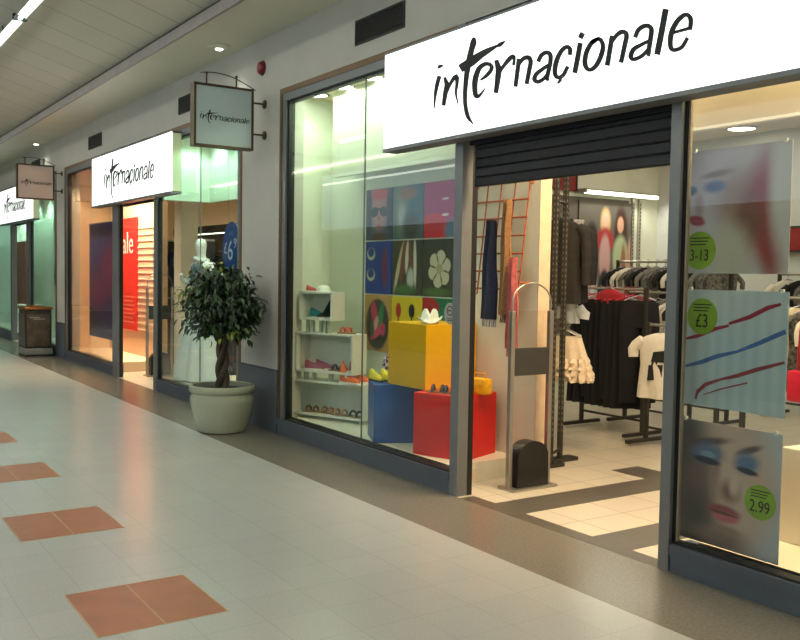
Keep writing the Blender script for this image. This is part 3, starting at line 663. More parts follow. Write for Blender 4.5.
# things on the blue cube
for i in range(2):
    shoe_thing(['yellow shoe on the blue cube, nearer one', 'yellow shoe on the blue cube, farther one by the checked bag'][i], (-6.60+.06*i, .29+.075*i, ZR), -.1+.1*i, (226, 206, 30), (30, 30, 26), .21, name='shoe')
CHK = bpy.data.materials.new('checked_cloth'); CHK.use_nodes = True
_b = CHK.node_tree.nodes['Principled BSDF']; _c = CHK.node_tree.nodes.new('ShaderNodeTexChecker'); _c.inputs['Scale'].default_value = 34
_t = CHK.node_tree.nodes.new('ShaderNodeTexCoord'); CHK.node_tree.links.new(_t.outputs['Object'], _c.inputs['Vector'])
_c.inputs['Color1'].default_value = lin((236, 214, 222))+(1,); _c.inputs['Color2'].default_value = lin((92, 30, 70))+(1,)
CHK.node_tree.links.new(_c.outputs['Color'], _b.inputs['Base Color'])
t = thing('checked_bag', 'small pink and purple checked bag on the blue cube behind the yellow shoes', 'bag', (-6.535, .44, ZR), .6)
g = G(); R = []
for z, a, b in ((0, .055, .04), (.03, .075, .05), (.12, .078, .045), (.19, .06, .03), (.215, .035, .018)): R.append([(a*math.cos(2*PI*k/20), b*math.sin(2*PI*k/20), z) for k in range(20)])
g.loft(R); g.build('body', CHK, t, True)
g = G(); g.tube([(-.03, 0, .2), (-.03, 0, .235), (0, 0, .25), (.03, 0, .235), (.03, 0, .2)], .006, 6); g.build('handle', mat('bag_pink', (200, 120, 150), .5), t)
# things on the red cube
for i in range(2):
    sandal_thing(['black and blue sandal on the red cube, nearer one', 'black and blue sandal on the red cube, rear one'][i], (-5.70+.10*i, .24+.05*i, ZR), .7, (30, 42, 66), .2)
t = thing('yellow_bag', 'small orange yellow handbag on the red cube behind the pillar', 'bag', (-5.43, .55, ZR), .2)
g = G(); g.box(-.085, .085, -.05, .05, 0, .125, 0, .02); g.build('body', mat('bag_yellow', (240, 176, 20), .4, noise=.18, nscale=25), t, True)
g = G(); g.tube([(-.05, 0, .12), (-.045, 0, .16), (.045, 0, .16), (.05, 0, .12)], .008, 6); g.build('handle', mat('bag_strap', (200, 130, 20), .5), t)

# pictures on the display back wall, three by three
def poster(label, x0, x1, z0, z1, y, m, th=.008, name='display_poster', group=None, cat='poster', rz=0.):
    g = G(); g.box(0, x1-x0, 0, th, 0, z1-z0); o = g.build(name, m); o.location = (x0, y, z0); o.rotation_euler = (0, 0, rz)
    return tag(o, label, cat, group)
PX = [-7.585, -7.107, -6.602, -6.08]; PZ = [.80, 1.352, 1.866, 2.365]
PM = [
 ('poster of a woman in sunglasses, top left of the nine in the window', 0, 2, (70, 84, 112), [(.5, .62, .36, .42, 0, (176, 120, 112), .5), (.5, .9, .4, .12, 0, (196, 70, 80), .5), (.1, .6, .14, .5, 0, (44, 44, 60), .6), (.92, .6, .14, .5, 0, (44, 44, 60), .6), (.33, .55, .15, .10, 8, (30, 26, 44), .2), (.68, .55, .15, .10, -8, (30, 26, 44), .2), (.5, .60, .30, .022, 0, (30, 26, 44), .2), (.5, .42, .04, .06, 0, (140, 90, 84), .6), (.5, .27, .10, .035, 0, (160, 44, 56), .4), (.5, .04, .3, .1, 0, (90, 60, 44), .6)]),
 ('teal and grey poster, top middle of the nine in the window', 1, 2, (84, 106, 112), [(.3, .5, .25, .5, 10, (130, 140, 130), .7), (.3, .45, .12, .2, 0, (170, 180, 180), .7), (.75, .7, .2, .4, -15, (60, 110, 130), .7), (.6, .2, .3, .3, 0, (60, 66, 60), .7), (.5, .85, .3, .12, 0, (150, 110, 90), .7)]),
 ('magenta and red poster, top right of the nine in the window', 2, 2, (176, 50, 110), [(.3, .18, .38, .26, 0, (206, 24, 44), .1), (.62, .68, .1, .025, 0, (230, 200, 210), .3), (.62, .40, .1, .025, 0, (230, 200, 210), .3), (.85, .12, .25, .2, 0, (90, 130, 160), .6)]),
 ('blue poster with hoop earrings, middle left of the nine in the window', 0, 1, (24, 54, 140), [(.75, .5, .1, .4, 0, (110, 30, 70), .4), (.22, .76, .16, .12, 0, (190, 196, 170), .25), (.22, .79, .12, .09, 0, (24, 54, 140), .25), (.22, .36, .16, .12, 0, (190, 196, 170), .25), (.22, .39, .12, .09, 0, (24, 54, 140), .25)]),
 ('dark poster of brown and white bead strings, centre of the nine in the window', 1, 1, (62, 62, 44), [(.22, .5, .06, .5, -18, (200, 180, 150), .5), (.38, .62, .09, .4, -12, (120, 66, 44), .4), (.5, .7, .06, .3, -5, (214, 206, 190), .4), (.62, .66, .07, .34, 6, (110, 70, 50), .4), (.76, .6, .05, .45, 2, (216, 210, 196), .4), (.62, .3, .12, .2, 0, (190, 196, 186), .5), (.45, .1, .35, .1, 0, (70, 110, 50), .7)]),
 ('dark poster of a cream flower brooch, middle right of the nine in the window', 2, 1, (58, 58, 46), [(0.67, 0.54, .13, .13, 0, (206, 202, 178), .2), (0.52, 0.68, .13, .13, 0, (206, 202, 178), .2), (0.33, 0.62, .13, .13, 0, (206, 202, 178), .2), (0.29, 0.42, .13, .13, 0, (206, 202, 178), .2), (0.44, 0.28, .13, .13, 0, (206, 202, 178), .2), (0.63, 0.34, .13, .13, 0, (206, 202, 178), .2), (0.61, 0.62, .02, .09, -42, (110, 104, 84), .5), (0.42, 0.66, .02, .09, 17, (110, 104, 84), .5), (0.29, 0.52, .02, .09, 77, (110, 104, 84), .5), (0.35, 0.34, .02, .09, 137, (110, 104, 84), .5), (0.54, 0.30, .02, .09, 197, (110, 104, 84), .5), (0.67, 0.44, .02, .09, 257, (110, 104, 84), .5), (.48, .48, .09, .09, 0, (176, 166, 132), .3), (.4, .08, .4, .08, 0, (80, 110, 60), .7)]),
 ('tan poster of pink and green bangles, bottom left of the nine in the window', 0, 0, (190, 148, 84), [(.5, .48, .44, .46, 0, (70, 60, 62), .15), (.38, .66, .12, .24, 20, (190, 60, 90), .4), (.62, .62, .1, .28, -20, (60, 130, 90), .4), (.5, .34, .3, .08, 25, (214, 80, 110), .4), (.45, .5, .08, .14, -30, (206, 160, 150), .4), (.7, .4, .1, .12, 0, (200, 70, 100), .5), (.3, .38, .08, .16, 0, (80, 100, 60), .5)]),
 ('yellow poster of red and black pendants, bottom middle of the nine in the window', 1, 0, (222, 196, 30), [(.24, .76, .09, .13, 0, (176, 30, 26), .2), (.24, .58, .03, .1, 0, (176, 30, 26), .3), (.68, .76, .10, .12, 0, (40, 34, 26), .2), (.68, .56, .03, .1, 0, (40, 34, 26), .3), (.5, .2, .2, .14, 0, (160, 120, 30), .6)]),
 ('green and red poster, bottom right of the nine in the window', 2, 0, (24, 110, 78), [(.2, .88, .3, .14, -10, (180, 30, 34), .15), (.7, .5, .3, .3, 0, (40, 130, 110), .7), (.55, .2, .3, .2, 0, (150, 60, 50), .6)]),
]
for lab, c, r, base, blobs in PM:
    poster(lab, PX[c]+.006, PX[c+1]-.006, PZ[r]+.006, PZ[r+1]-.006, 0.812, print_mat('print_'+lab.split()[0]+lab.split()[2]+str(c)+str(r), base, blobs))
# round notice stuck on the inside of the glass
t = thing('glass_notice', 'small oval pinkish notice on the window glass beside the pillar', 'sticker', (-5.165, .047, 1.275))
g = G(); g.slab([(.07*math.cos(2*PI*k/28), 0, .078*math.sin(2*PI*k/28)) for k in range(28)], (0, .002, 0)); g.build('disc', mat('notice_pink', (206, 196, 192), .5), t)
g = G()
R = [[(r*math.cos(2*PI*k/28), -.001, .02+r*math.sin(2*PI*k/28)) for k in range(28)] for r in (.036, .028)]
for k in range(28): g.slab([R[0][k], R[0][(k+1) % 28], R[1][(k+1) % 28], R[1][k]], (0, .001, 0))
g.box(-.022, .022, -.001, 0, .016, .024); g.box(-.035, .035, -.001, 0, -.04, -.034); g.box(-.03, .03, -.001, 0, -.052, -.046)
g.build('printed_symbol', mat('notice_ink', (96, 60, 66), .5), t)

# orange grid leaning on the wall in the doorway, with scarves
t = thing('wall_grid', 'orange wire grid hung on the cream wall inside the doorway', 'display grid', (-5.86, .79, 1.40))
ORG = mat('grid_orange', (166, 84, 42), .5, noise=.12)
g = G(); sl = .11; H = .87
Y = lambda z: -sl*(H-z)
for k in range(5): g.tube([(.02+.165*k, Y(0), 0), (.02+.165*k, Y(H), H)], .006, 8)
for k in range(7): z = H-.137*k; g.tube([(-.01, Y(z)-.012, z), (.70, Y(z)-.012, z)], .0075, 8)
g.build('wires', ORG, t, True)
g = G()
for k in (0, 4): g.tube([(.02+.165*k, 0.0, H-.01), (.02+.165*k, .03, H-.01)], .01, 8)
for k in (0, 4): g.tube([(.02+.165*k, Y(.1), .1), (.02+.165*k, .03, .1)], .008, 8)
g.build('wall_hook', ORG, t)
def cloth_strip(name, label, x, y, ztop, zbot, w, mats, cat='scarf', th=.028, fr=True, seed=0, split=False):
    t = thing(name, label, cat, (x, y, 0)); rr = random.Random(seed); n = 28
    g = G(); R = []
    for i in range(18):
        s = i/17; z = ztop+(zbot-ztop)*s; ww = w*(.30+.20*min(1, s*1.6)); tt = th*(.8+.3*s)
        R.append([(ww*math.cos(2*PI*k/n)+.006*math.sin(9*s+seed), tt*math.sin(2*PI*k/n)*(1+.45*math.sin(5*2*PI*k/n+3*s)), z) for k in range(n)])
    g.loft(R); g.build('fabric', mats[0], t, True)
    if fr:
        g = G()
        for k in range(11):
            xx = -w*.46+w*.92*k/10; g.tube([(xx, 0, zbot+.01), (xx+rr.uniform(-.006, .006), rr.uniform(-.01, .01), zbot-.06)], .004, 5)
        g.build('fringe', mats[1], t)
    return t
NAVY = mat('navy_knit', (24, 34, 60), .8, noise=.25, nscale=50, bump=.2)
cloth_strip('scarf', 'navy blue scarf with pale fringe hanging on the orange grid', -5.50, .68, 1.98, 1.21, .18, (NAVY, mat('fringe_pale', (150, 156, 160), .8)), seed=1)
cloth_strip('scarf', 'long tan beaded scarf hanging on the orange grid', -5.315, .685, 2.13, 1.25, .12, (mat('tan_knit', (150, 110, 70), .8, noise=.3, nscale=60, bump=.3), mat('fringe_tan', (120, 84, 56), .8)), seed=2)
cloth_strip('scarf', 'pink and red scarf hanging low on the orange grid', -5.20, .66, 1.69, 1.0, .12, (mat('pink_knit', (176, 88, 88), .8, noise=.25, nscale=30, bump=.2), mat('fringe_pink', (196, 90, 96), .8)), seed=3)

# security gate in the doorway
t = thing('security_gate', 'arched steel security gate with black base in the near doorway', 'security gate', (-4.95, .63, 0), group=None)
g = G()
pts = [(0, -.185, .02), (0, -.185, 1.30)]+[(0, -.185*math.cos(PI*k/14), 1.36+.14*math.sin(PI*k/14)) for k in range(15)]+[(0, .185, 1.30), (0, .185, .02)]
g.tube(pts, .007, 10); g.build('arch', STEEL, t, True)
for s in (-1, 1):
    g = G(); g.box(-.018, .018, s*.185-.018, s*.185+.018, .018, 1.30, 0, .004); g.build('upright', STEEL, t)
G().box(-.004, .004, -.167, .167, .30, 1.30).build('clear_panel', glass_mat('gate_acrylic', (.97, .95, .92)), t)
g = G(); g.box(-.014, .014, -.168, .168, .83, 1.03, 0, .003); g.build('sensor_band', mat('gate_band', (58, 58, 56), .5), t)
g = G(); R = []
for yy in range(17):
    a = PI*yy/16; R.append((-.145*math.cos(a), .24+.11*math.sin(a)))
g.slab([(-.055, -.15, .018)]+[(-.055, y, z) for y, z in R]+[(-.055, .15, .018)], (.11, 0, 0)); g.build('base_cover', BLK, t, True)
g = G(); g.box(-.09, .09, -.215, .215, 0, .018, 0, .005); g.build('base_plate', STEEL, t)
GATE = t
dup(GATE, (-13.0, .60, 0), 0, 'distant security gate in the peach-lit second doorway')

# ---------------------------------------------------------------- clothes
HANG = mat('hanger_wire', (150, 150, 148), .3, .7)
REDP = mat('hanger_red', (190, 20, 50), .4)
def ell(z, a, b, n=28, rip=0., k=7, ph=0., cx=0., cy=0.):
    return [(cx+a*math.cos(2*PI*i/n), cy+b*math.sin(2*PI*i/n)*(1+rip*math.sin(k*2*PI*i/n+ph)), z) for i in range(n)]
def add_hanger(t, w=.36, m=None):
    g = G(); g.tube([(-w/2, 0, -.055), (0, 0, .0), (w/2, 0, -.055)], .007, 6)
    g.tube([(0, 0, 0), (0, 0, .035)]+[(.022*math.sin(a)-.0+.0, 0, .057-.022*math.cos(a)) for a in [PI*.15*j for j in range(1, 9)]], .0035, 6)
    return g.build('hanger', m or HANG, t)
def g_top(name, label, cat, L, w, m, loc, rz=0., sleeves=.22, group=None, flare=1.05, th=.055, hang=None, seed=0, printed=None):
    t = thing(name, label, cat, loc, rz, group); ph = seed*1.3
    g = G()
    R = [ell(-.015, w*.16, th*.5), ell(-.045, w*.36, th*.8), ell(-.085, w*.50, th), ell(-.16, w*.49, th*1.15, rip=.05, ph=ph), ell(-L*.5, w*.46, th*1.25, rip=.14, k=6, ph=ph),
         ell(-L*.8, w*.48*flare, th*1.3, rip=.28, k=7, ph=ph), ell(-L, w*.50*flare, th*1.3, rip=.35, k=7, ph=ph)]
    g.loft(R); g.build('body', m, t, True)
    if sleeves:
        for s in (-1, 1):
            g = G(); g.tube([(s*w*.42, 0, -.08), (s*(w*.5+.03), 0, -.14), (s*(w*.5+.05), -.01, -.08-sleeves*.55), (s*(w*.5+.045), -.015, -.08-sleeves)], [min(.05, th*.95)*q for q in (1, 1.1, 1, .9)], 12)
            g.build('sleeve', m, t, True)
    if printed:
        g = G()
        yb = -th*1.32
        for poly in printed[1]: g.slab([(x, yb, z) for x, z in poly], (0, .004, 0))
        g.build('chest_print', printed[0], t)
    add_hanger(t, w*.8, hang)
    return t
def g_skirt(name, label, cat, L, w0, w1, m, loc, rz=0., group=None, th=.05, rip=.5, k=9, ruffle=0, hang=None, seed=0):
    t = thing(name, label, cat, loc, rz, group); ph = seed*1.7
    g = G(); R = []
    for i in range(13):
        s = i/12; a = w0/2+(w1-w0)/2*s**1.1; R.append(ell(-.06-L*s, a, th*(.7+.9*s), 48, rip*s**.6*.8, k, ph))
    g.loft(R); g.build('body', m, t, True)
    for q in range(ruffle):
        g = G(); s0 = .50+.16*q; z = -.06-L*s0; a = w0/2+(w1-w0)/2*s0**1.1; b = th*(.7+.9*s0)
        g.loft([ell(z, a+.004, b+.004, 64, .3, 15, q), ell(z-.03, a+.022, b+.03, 64, .55, 15, q+.5), ell(z-.085, a+.016, b+.026, 64, .6, 17, q+1)], cap=False)
        g.build('ruffle', m, t, True)
    add_hanger(t, max(w0, .2), hang)
    return t
def g_trousers(name, label, loc, rz, m, L=.95, w=.34, group=None, seed=0):
    t = thing(name, label, 'trousers', loc, rz, group)
    g = G(); g.loft([ell(-.07, w*.46, .035), ell(-.2, w*.5, .05), ell(-.32, w*.5, .055)]); g.build('waist', m, t, True)
    for s in (-1, 1):
        g = G(); g.loft([ell(-.26, w*.255, .052, 20, cx=s*w*.25), ell(-.55, w*.24, .05, 20, .1, 5, seed, s*w*.25), ell(-L, w*.22, .045, 20, .12, 5, seed, s*w*.24)]); g.build('leg', m, t, True)
    add_hanger(t, w*.8)
    return t
def rail(label, x0, x1, y, z, depth=.5, along='x', foot=True):
    """a free-standing clothes rail, rail along local x"""
    t = thing('clothes_rail', label, 'clothes rail', ((x0+x1)/2, y, 0), 0 if along == 'x' else PI/2); L = abs(x1-x0) if along == 'x' else depth
    w = L/2
    g = G(); g.tube([(-w, 0, z), (w, 0, z)], .014, 10); g.build('bar', STEEL, t, True)
    for s in (-1, 1):
        g = G(); g.box(s*w-.018, s*w+.018, -.018, .018, .03, z+.02, 0, .004); g.build('upright', STEELD, t)
        g = G(); g.box(s*w-.022, s*w+.022, -.26, .26, .02, .055, 0, .006); g.build('foot', STEELD, t)
    g = G(); g.tube([(-w, 0, .16), (w, 0, .16)], .012, 8); g.build('brace', STEELD, t)
    return t
MB_ = mat('cloth_black', (16, 16, 18), .85, noise=.25, nscale=30)
MBR = mat('cloth_brown', (42, 38, 35), .8, noise=.3, nscale=18, bump=.3)
MBR2 = mat('cloth_dark_brown', (32, 30, 28), .8, noise=.3, nscale=18, bump=.3)
MWH = mat('cloth_white', (224, 218, 204), .8, noise=.05, nscale=25)
MCR = mat('cloth_cream', (232, 214, 186), .8, noise=.08, nscale=40, bump=.2)
MGR = mat('cloth_grey', (120, 118, 112), .8, noise=.2, nscale=40)
MRD = mat('cloth_red', (170, 24, 40), .7, noise=.1)
MGN = mat('cloth_green', (34, 62, 50), .8, noise=.2)
MBL = mat('cloth_blue', (40, 72, 112), .8, noise=.2)
MTL = mat('cloth_teal', (36, 84, 92), .8, noise=.2)
MPU = mat('cloth_purple', (110, 50, 84), .8, noise=.2)
MST = mat('cloth_patterned', (96, 94, 88), .8, noise=.9, nscale=45)

# perforated stand by the doorway wall
t = thing('clothes_stand', 'tall perforated double-post clothes stand beside the cream doorway wall', 'clothes stand', (-5.40, 1.27, 0))
g0 = [(0, 0), (-.14, .24)]
for (px, py) in g0:
    g = G(); g.box(px-.018, px+.018, py-.018, py+.018, .03, 2.75, 0, .003); p = g.build('post', STEELD, t)
    g = G()
    for k in range(50): g.box(px+.0175, px+.0187, py-.005, py+.005, .25+.048*k, .272+.048*k)
    for k in range(50): g.box(px-.005, px+.005, py-.0187, py-.0175, .25+.048*k, .272+.048*k)
    g.build('slots', mat('slot_pale', (126, 116, 98), .6), p)
for z in (.10, 1.12, 2.16, 2.72):
    g = G(); g.tube([(0, 0, z), (-.14, .24, z)], .013, 8); g.build('cross_bar', STEELD, t)
for z in (2.155, 1.125):
    g = G(); g.tube([(-.14, .24, z), (-.74, .86, z)], .012, 8); g.build('arm', STEEL, t, True)
g = G(); g.box(-.05, .05, -.12, .12, 0, .03, 0, .004); g.build('base', STEELD, t)
g = G(); g.box(-.20, -.08, .05, .4, 0, .03, 0, .004); g.build('base', STEELD, t)
for i in range(4):
    y = 1.68+.15*i
    g_top('jacket', ['dark brown jacket on the top arm of the perforated stand, nearest the door', 'second dark brown jacket on the top arm of the perforated stand', 'third dark brown jacket on the top arm of the perforated stand', 'rearmost dark brown jacket on the top arm of the perforated stand'][i], 'jacket', .74, .38, (MBR, MBR2)[i % 2], (-5.76-.12*i, 1.66+.15*i, 2.06), .55, .5, seed=i, th=.045)
for i in range(2):
    g_skirt('skirt', ['cream ruffled skirt on the lower arm of the perforated stand, front one', 'cream ruffled skirt on the lower arm of the perforated stand, behind the front one'][i], 'skirt', .36, .24, .50, MCR, (-5.72-.13*i, 1.74+.14*i, 1.085), .45, ruffle=3, seed=i)
t = g_top('top', 'small crumpled white top bunched above the cream skirt', 'top', .22, .17, mat('cloth_bright', (214, 220, 220), .7, noise=.06), (-5.86, 1.90, 1.36), .5, .1, seed=4)

# long black garments on a rail in the middle of the shop
rail('chrome rail carrying long black trousers and dresses in the middle of the shop', -6.78, -5.96, 3.0, 1.44)
for i in range(9):
    x = -6.72+.086*i
    if i % 3 == 2: g_trousers('trousers', 'long black trousers hanging %s on the middle rail' % ('left of centre', 'at the centre', 'at the right end')[i//3], (x, 3.0, 1.385), PI/2-.5, MB_, 1.05, .40, 'long black clothes on the middle rail', i)
    else: g_skirt('dress', ['leftmost long black dress on the middle rail', 'second long black dress from the left on the middle rail', '', 'third long black dress from the left on the middle rail', 'fourth long black dress from the left on the middle rail', '', 'fifth long black dress from the left on the middle rail', 'rightmost long black dress on the middle rail'][i] if i < 8 else 'long black dress', 'dress', 1.06, .36, .42, MB_, (x, 3.0, 1.385), PI/2-.5, 'long black clothes on the middle rail', th=.018, rip=.35, seed=i, hang=REDP)
g_top('top', 'red top hung on the middle rail above the black clothes', 'top', .16, .36, MRD, (-6.36, 2.94, 1.45), .1, .0, th=.05)
# white T-shirt with a black print, facing the door
g = None
rail('low black rail with feet holding the white T-shirt with black print', -5.72, -4.95, 2.78, 1.12)
PR = [[(-.06, -.18), (.07, -.16), (.09, -.22), (.06, -.27), (-.08, -.27)], [(-.10, -.30), (.03, -.29), (.02, -.42), (-.11, -.44)], [(.05, -.29), (.11, -.30), (.12, -.43), (.06, -.43)], [(-.07, -.27), (-.02, -.27), (-.03, -.31), (-.08, -.31)]]
g_top('t_shirt', 'white T-shirt with a black printed figure beside the right door post', 't-shirt', .60, .44, MWH, (-5.40, 2.60, 1.075), .35, .16, printed=(INK, PR))
g_top('t_shirt', 'grey T-shirt behind the white printed T-shirt', 't-shirt', .56, .42, MGR, (-5.34, 2.80, 1.075), .35, .16, seed=3)
# busy rail of small patterned tops behind
rail('rail of mixed black and white tops behind the T-shirts', -7.58, -6.0, 4.35, 1.74)
pos = ['leftmost', 'second', 'third', 'fourth', 'fifth', 'sixth', 'seventh', 'eighth', 'ninth', 'tenth', 'eleventh', 'twelfth']
for i in range(12):
    m = (MB_, MWH, MST, MB_, MGR, MST)[i % 6]; c = ('black', 'white', 'mottled', 'black', 'grey', 'mottled')[i % 6]
    g_top('top', '%s top, %s from the left on the rear rail of mixed tops' % (c, pos[i]) if i else 'black top, leftmost on the rear rail of mixed tops', 'top', .55, .38, m, (-7.50+.125*i, 4.35, 1.685), PI/2-.45, .16, th=.028, group='mixed tops on the rear rail', seed=i)
rail('low rail of dark tops between the middle rail and the mixed tops', -6.75, -5.9, 3.62, 1.40)
for i in range(7):
    m = (MB_, MST, MGR, MB_, MST, MWH, MB_)[i]; c = ('black', 'mottled', 'grey', 'black', 'mottled', 'white', 'black')[i]
    g_top('top', '%s top, %s from the left on the low rail behind the T-shirts' % (c, pos[i]), 'top', .5, .36, m, (-6.68+.115*i, 3.62, 1.345), PI/2-.45, .14, th=.024, group='dark tops on the low rail', seed=i+5)

# left shop wall: picture of three young women under a lit pelmet, slotted uprights, shelves
PANB = mat('wall_bay_panel', (96, 88, 78), .6, noise=.08)
g = G(); g.box(-8.3, -8.285, 3.6, 5.28, .3, 2.56); g.build('trim_24', PANB, kind='structure')
GP = [(.5, .5, .9, .9, 0, (96, 90, 82), .3),
 (.24, .60, .13, .20, 0, (40, 26, 22), .4), (.25, .62, .075, .085, 0, (206, 158, 134), .35), (.22, .40, .15, .16, 0, (206, 200, 190), .4), (.28, .16, .09, .3, 0, (196, 204, 210), .35), (.14, .38, .06, .14, 20, (206, 196, 186), .5),
 (.50, .80, .10, .15, 0, (200, 168, 120), .4), (.50, .82, .065, .08, 0, (222, 178, 154), .35), (.50, .62, .17, .13, 0, (164, 48, 50), .4), (.50, .44, .11, .24, 0, (198, 160, 158), .35), (.50, .12, .11, .22, 0, (28, 34, 46), .3),
 (.80, .72, .13, .25, 0, (62, 34, 24), .4), (.79, .78, .065, .085, 0, (206, 158, 132), .35), (.80, .46, .15, .22, 0, (176, 190, 150), .35), (.96, .40, .05, .26, -6, (196, 150, 130), .5), (.86, .40, .05, .2, 0, (150, 100, 76), .6), (.78, .12, .17, .22, 0, (32, 42, 58), .3)]
poster('picture of three young women on the left shop wall under the lit pelmet', 0, .95, 1.2, 2.5, 0, print_mat('three_women', (96, 90, 82), GP), .02, 'wall_picture', None, 'picture')
o = bpy.data.objects['wall_picture']; o.location = (-8.265, 4.36, 1.22); o.rotation_euler = (0, 0, PI/2)
t = thing('lit_pelmet', 'pale lit pelmet strip above the picture of three women', 'light', (-8.3, 4.30, 2.60))
g = G(); g.box(0, .20, 0, 1.36, 0, .05, 0, .004); g.build('pelmet', mat('pelmet_grey', (150, 150, 140), .5), t)
g = G(); g.box(.145, .205, .03, 1.33, -.012, .03); g.build('light_strip', mat('pelmet_glow', (255, 255, 230), .3, emit=(255, 255, 222), estr=3.2), t)
area('pelmet_lamp', (-8.12, 4.98, 2.57), .1, 1.3, 9, (1, 1, .82), (0, -.5, 0))
t = thing('wall_shelf', 'dark shelf bracket with boxes on the left wall behind the brown jackets', 'shelf', (-8.3, 3.62, 2.06))
g = G(); g.box(0, .32, 0, .62, 0, .03); g.build('board', STEELD, t)
for i in range(2):
    g = G(); g.box(.0, .28, .05+.5*i, .08+.5*i, -.14, 0); g.build('bracket', STEELD, t)
for i in range(3):
    g = G(); g.box(-.1, .1, -.08, .08, 0, .13, 0, .008); g.box(-.105, .105, -.085, .085, .13, .16); o = g.build('box', (MGR, MB_, MWH)[i]); o.location = (-8.13, 3.73+.2*i, 2.091)
    tag(o, ['grey box on the dark wall shelf, nearest', 'black box on the dark wall shelf, middle', 'white box on the dark wall shelf, farthest'][i], 'box')
t = thing('header_panel', 'dark red header panel high on the left shop wall beside the stand', 'panel', (-8.3, 3.5, 2.62))
g = G(); g.box(0, .05, 0, .78, 0, .42); g.build('board', mat('header_red', (128, 24, 22), .5), t)
g = G(); g.box(-.0, .06, -.02, .0, 0, .42); g.box(0, .06, .78, .80, 0, .42); g.build('edge', STEELD, t)
for i in range(2):
    t = thing('slotted_upright', ['slotted wall upright right of the picture of three women, nearer', 'slotted wall upright right of the picture of three women, farther'][i], 'wall fitting', (-8.3, 5.35+.13*i, .3))
    g = G(); g.box(0, .035, -.02, .02, 0, 2.3); g.build('channel', STEEL, t)
    g = G()
    for k in range(44): g.box(.0345, .036, -.006, .006, .05+.05*k, .08+.05*k)
    g.build('slots', DARK, t)
# things on the back wall
t = thing('header_panel', 'long red header band on the back wall, seen past the right-hand posters', 'panel', (-6.7, 5.775, 1.9))
g = G(); g.box(0, 4.6, 0, .07, 0, .26); g.build('board', mat('header_red2', (150, 30, 34), .5), t)
g = G(); g.box(0, 4.6, -.01, .07, .26, .28); g.box(0, 4.6, -.01, .07, -.02, 0); g.build('edge', STEELD, t)
rail('back wall rail of hanging clothes under the red band', -6.2, -3.6, 5.5, 1.62)
for i in range(14):
    m = (MWH, MB_, MST, MCR, MRD, MB_, MGR)[i % 7]; c = ('white', 'black', 'mottled', 'cream', 'red', 'black', 'grey')[i % 7]
    g_top('top', '%s top on the back wall rail, %s' % (c, 'number of places from its left end: ' + str(i+1)) if False else '%s top hanging on the back wall rail under the red band' % c, 'top', .62, .4, m, (-6.1+.185*i, 5.5, 1.565), PI/2-.5, .2, th=.036, group='tops on the back wall rail', seed=i)
rail('short rail of clothes just inside the right-hand shop window', -4.35, -3.55, 2.3, 1.42)
for i in range(6):
    m = (MB_, MWH, MBL, MCR, MST, MWH)[i]; c = ('black', 'white', 'blue', 'cream', 'mottled', 'bright white')[i]
    g_top('blouse', '%s blouse on the short rail inside the right-hand window' % c, 'blouse', .62, .4, m, (-4.28+.125*i, 2.3, 1.365), PI/2-.5, .2, th=.026, seed=i)
t = thing('red_bag', 'bright red bag hanging at the right edge of the photo behind the posters', 'bag', (-3.64, 2.02, .70))
g = G(); g.box(-.13, .13, -.05, .05, 0, .22, 0, .02); g.build('body', mat('bag_red', (214, 30, 60), .4), t, True)
g = G(); g.tube([(-.08, 0, .21), (-.07, 0, .5), (.0, 0, .705), (.07, 0, .5), (.08, 0, .21)], .008, 6); g.build('strap', MRD, t)
G().box(-2.86, -2.30, .56, .86, .15, .66, 0, .006).build('trim_25', CREAM, kind='structure')

# ---------------------------------------------------------------- posters hanging in the right-hand window
def hang_poster(label, x0, z0, w, h, m, tilt=0., dots=None, y=.13):
    t = thing('hanging_poster', label, 'poster', (x0, y, z0)); 
    g = G(); g.box(0, w, 0, .004, 0, h); g.build('sheet', m, t)
    g = G()
    for s in (.06, .94): g.box(w*s-.008, w*s+.008, -.006, .010, h-.008, h+.012)
    g.build('clip', mat('poster_clip', (214, 216, 212), .3), t)
    if dots:
        cx, cz, r, txt, fs = dots
        g = G(); g.slab([(cx+r*math.cos(2*PI*k/32), -.002, cz+r*math.sin(2*PI*k/32)) for k in range(32)], (0, .0018, 0)); d = g.build('price_dot', mat('dot_green', (132, 168, 34), .5), t)
        g = G(); 
        for k in range(3): g.box(cx-r*.6, cx+r*(.6-.1*k), -.0028, -.002, cz+r*(.62-.17*k), cz+r*(.68-.17*k))
        g.build('small_print', INK, d)
        text_mesh(txt, fs, 'price', INK, d, (cx, -.003, cz-r*.28), sx=.8, depth=.0008)
    return t
PA = print_mat('print_profile', (188, 182, 178), [(.1, .55, .4, .6, 0, (196, 190, 200), .7), (.5, .78, .6, .30, 0, (190, 180, 196), .8), (.55, .55, .28, .3, 0, (150, 120, 106), .8), (.72, .55, .16, .42, -12, (140, 44, 50), .8), (.80, .25, .12, .36, 12, (146, 56, 50), .8), (.62, .42, .14, .2, 0, (120, 74, 56), .8), (.45, .16, .2, .24, 0, (190, 180, 160), .8), (.28, .70, .12, .05, 0, (88, 104, 150), .7), (.04, .68, .06, .04, 0, (70, 84, 130), .6), (.30, .80, .16, .03, 6, (140, 120, 120), .7), (.12, .56, .05, .10, 8, (170, 150, 156), .8), (.09, .44, .09, .035, -6, (150, 46, 66), .5), (.11, .415, .08, .03, -4, (170, 70, 86), .6), (.92, .7, .12, .5, 0, (196, 190, 186), .8)])
hang_poster('top poster in the right-hand window, soft face with reddish hair and green price dot', -3.185, 1.58, .60, .64, PA, dots=(.085, .12, .10, '3-13', .085))
PB = print_mat('print_ribbons', (176, 190, 194), [(.5, .9, .6, .15, 0, (186, 192, 192), .8), (.5, .3, .5, .4, 0, (168, 186, 196), .8)], stripes=(2.6, (196, 206, 208), .55))
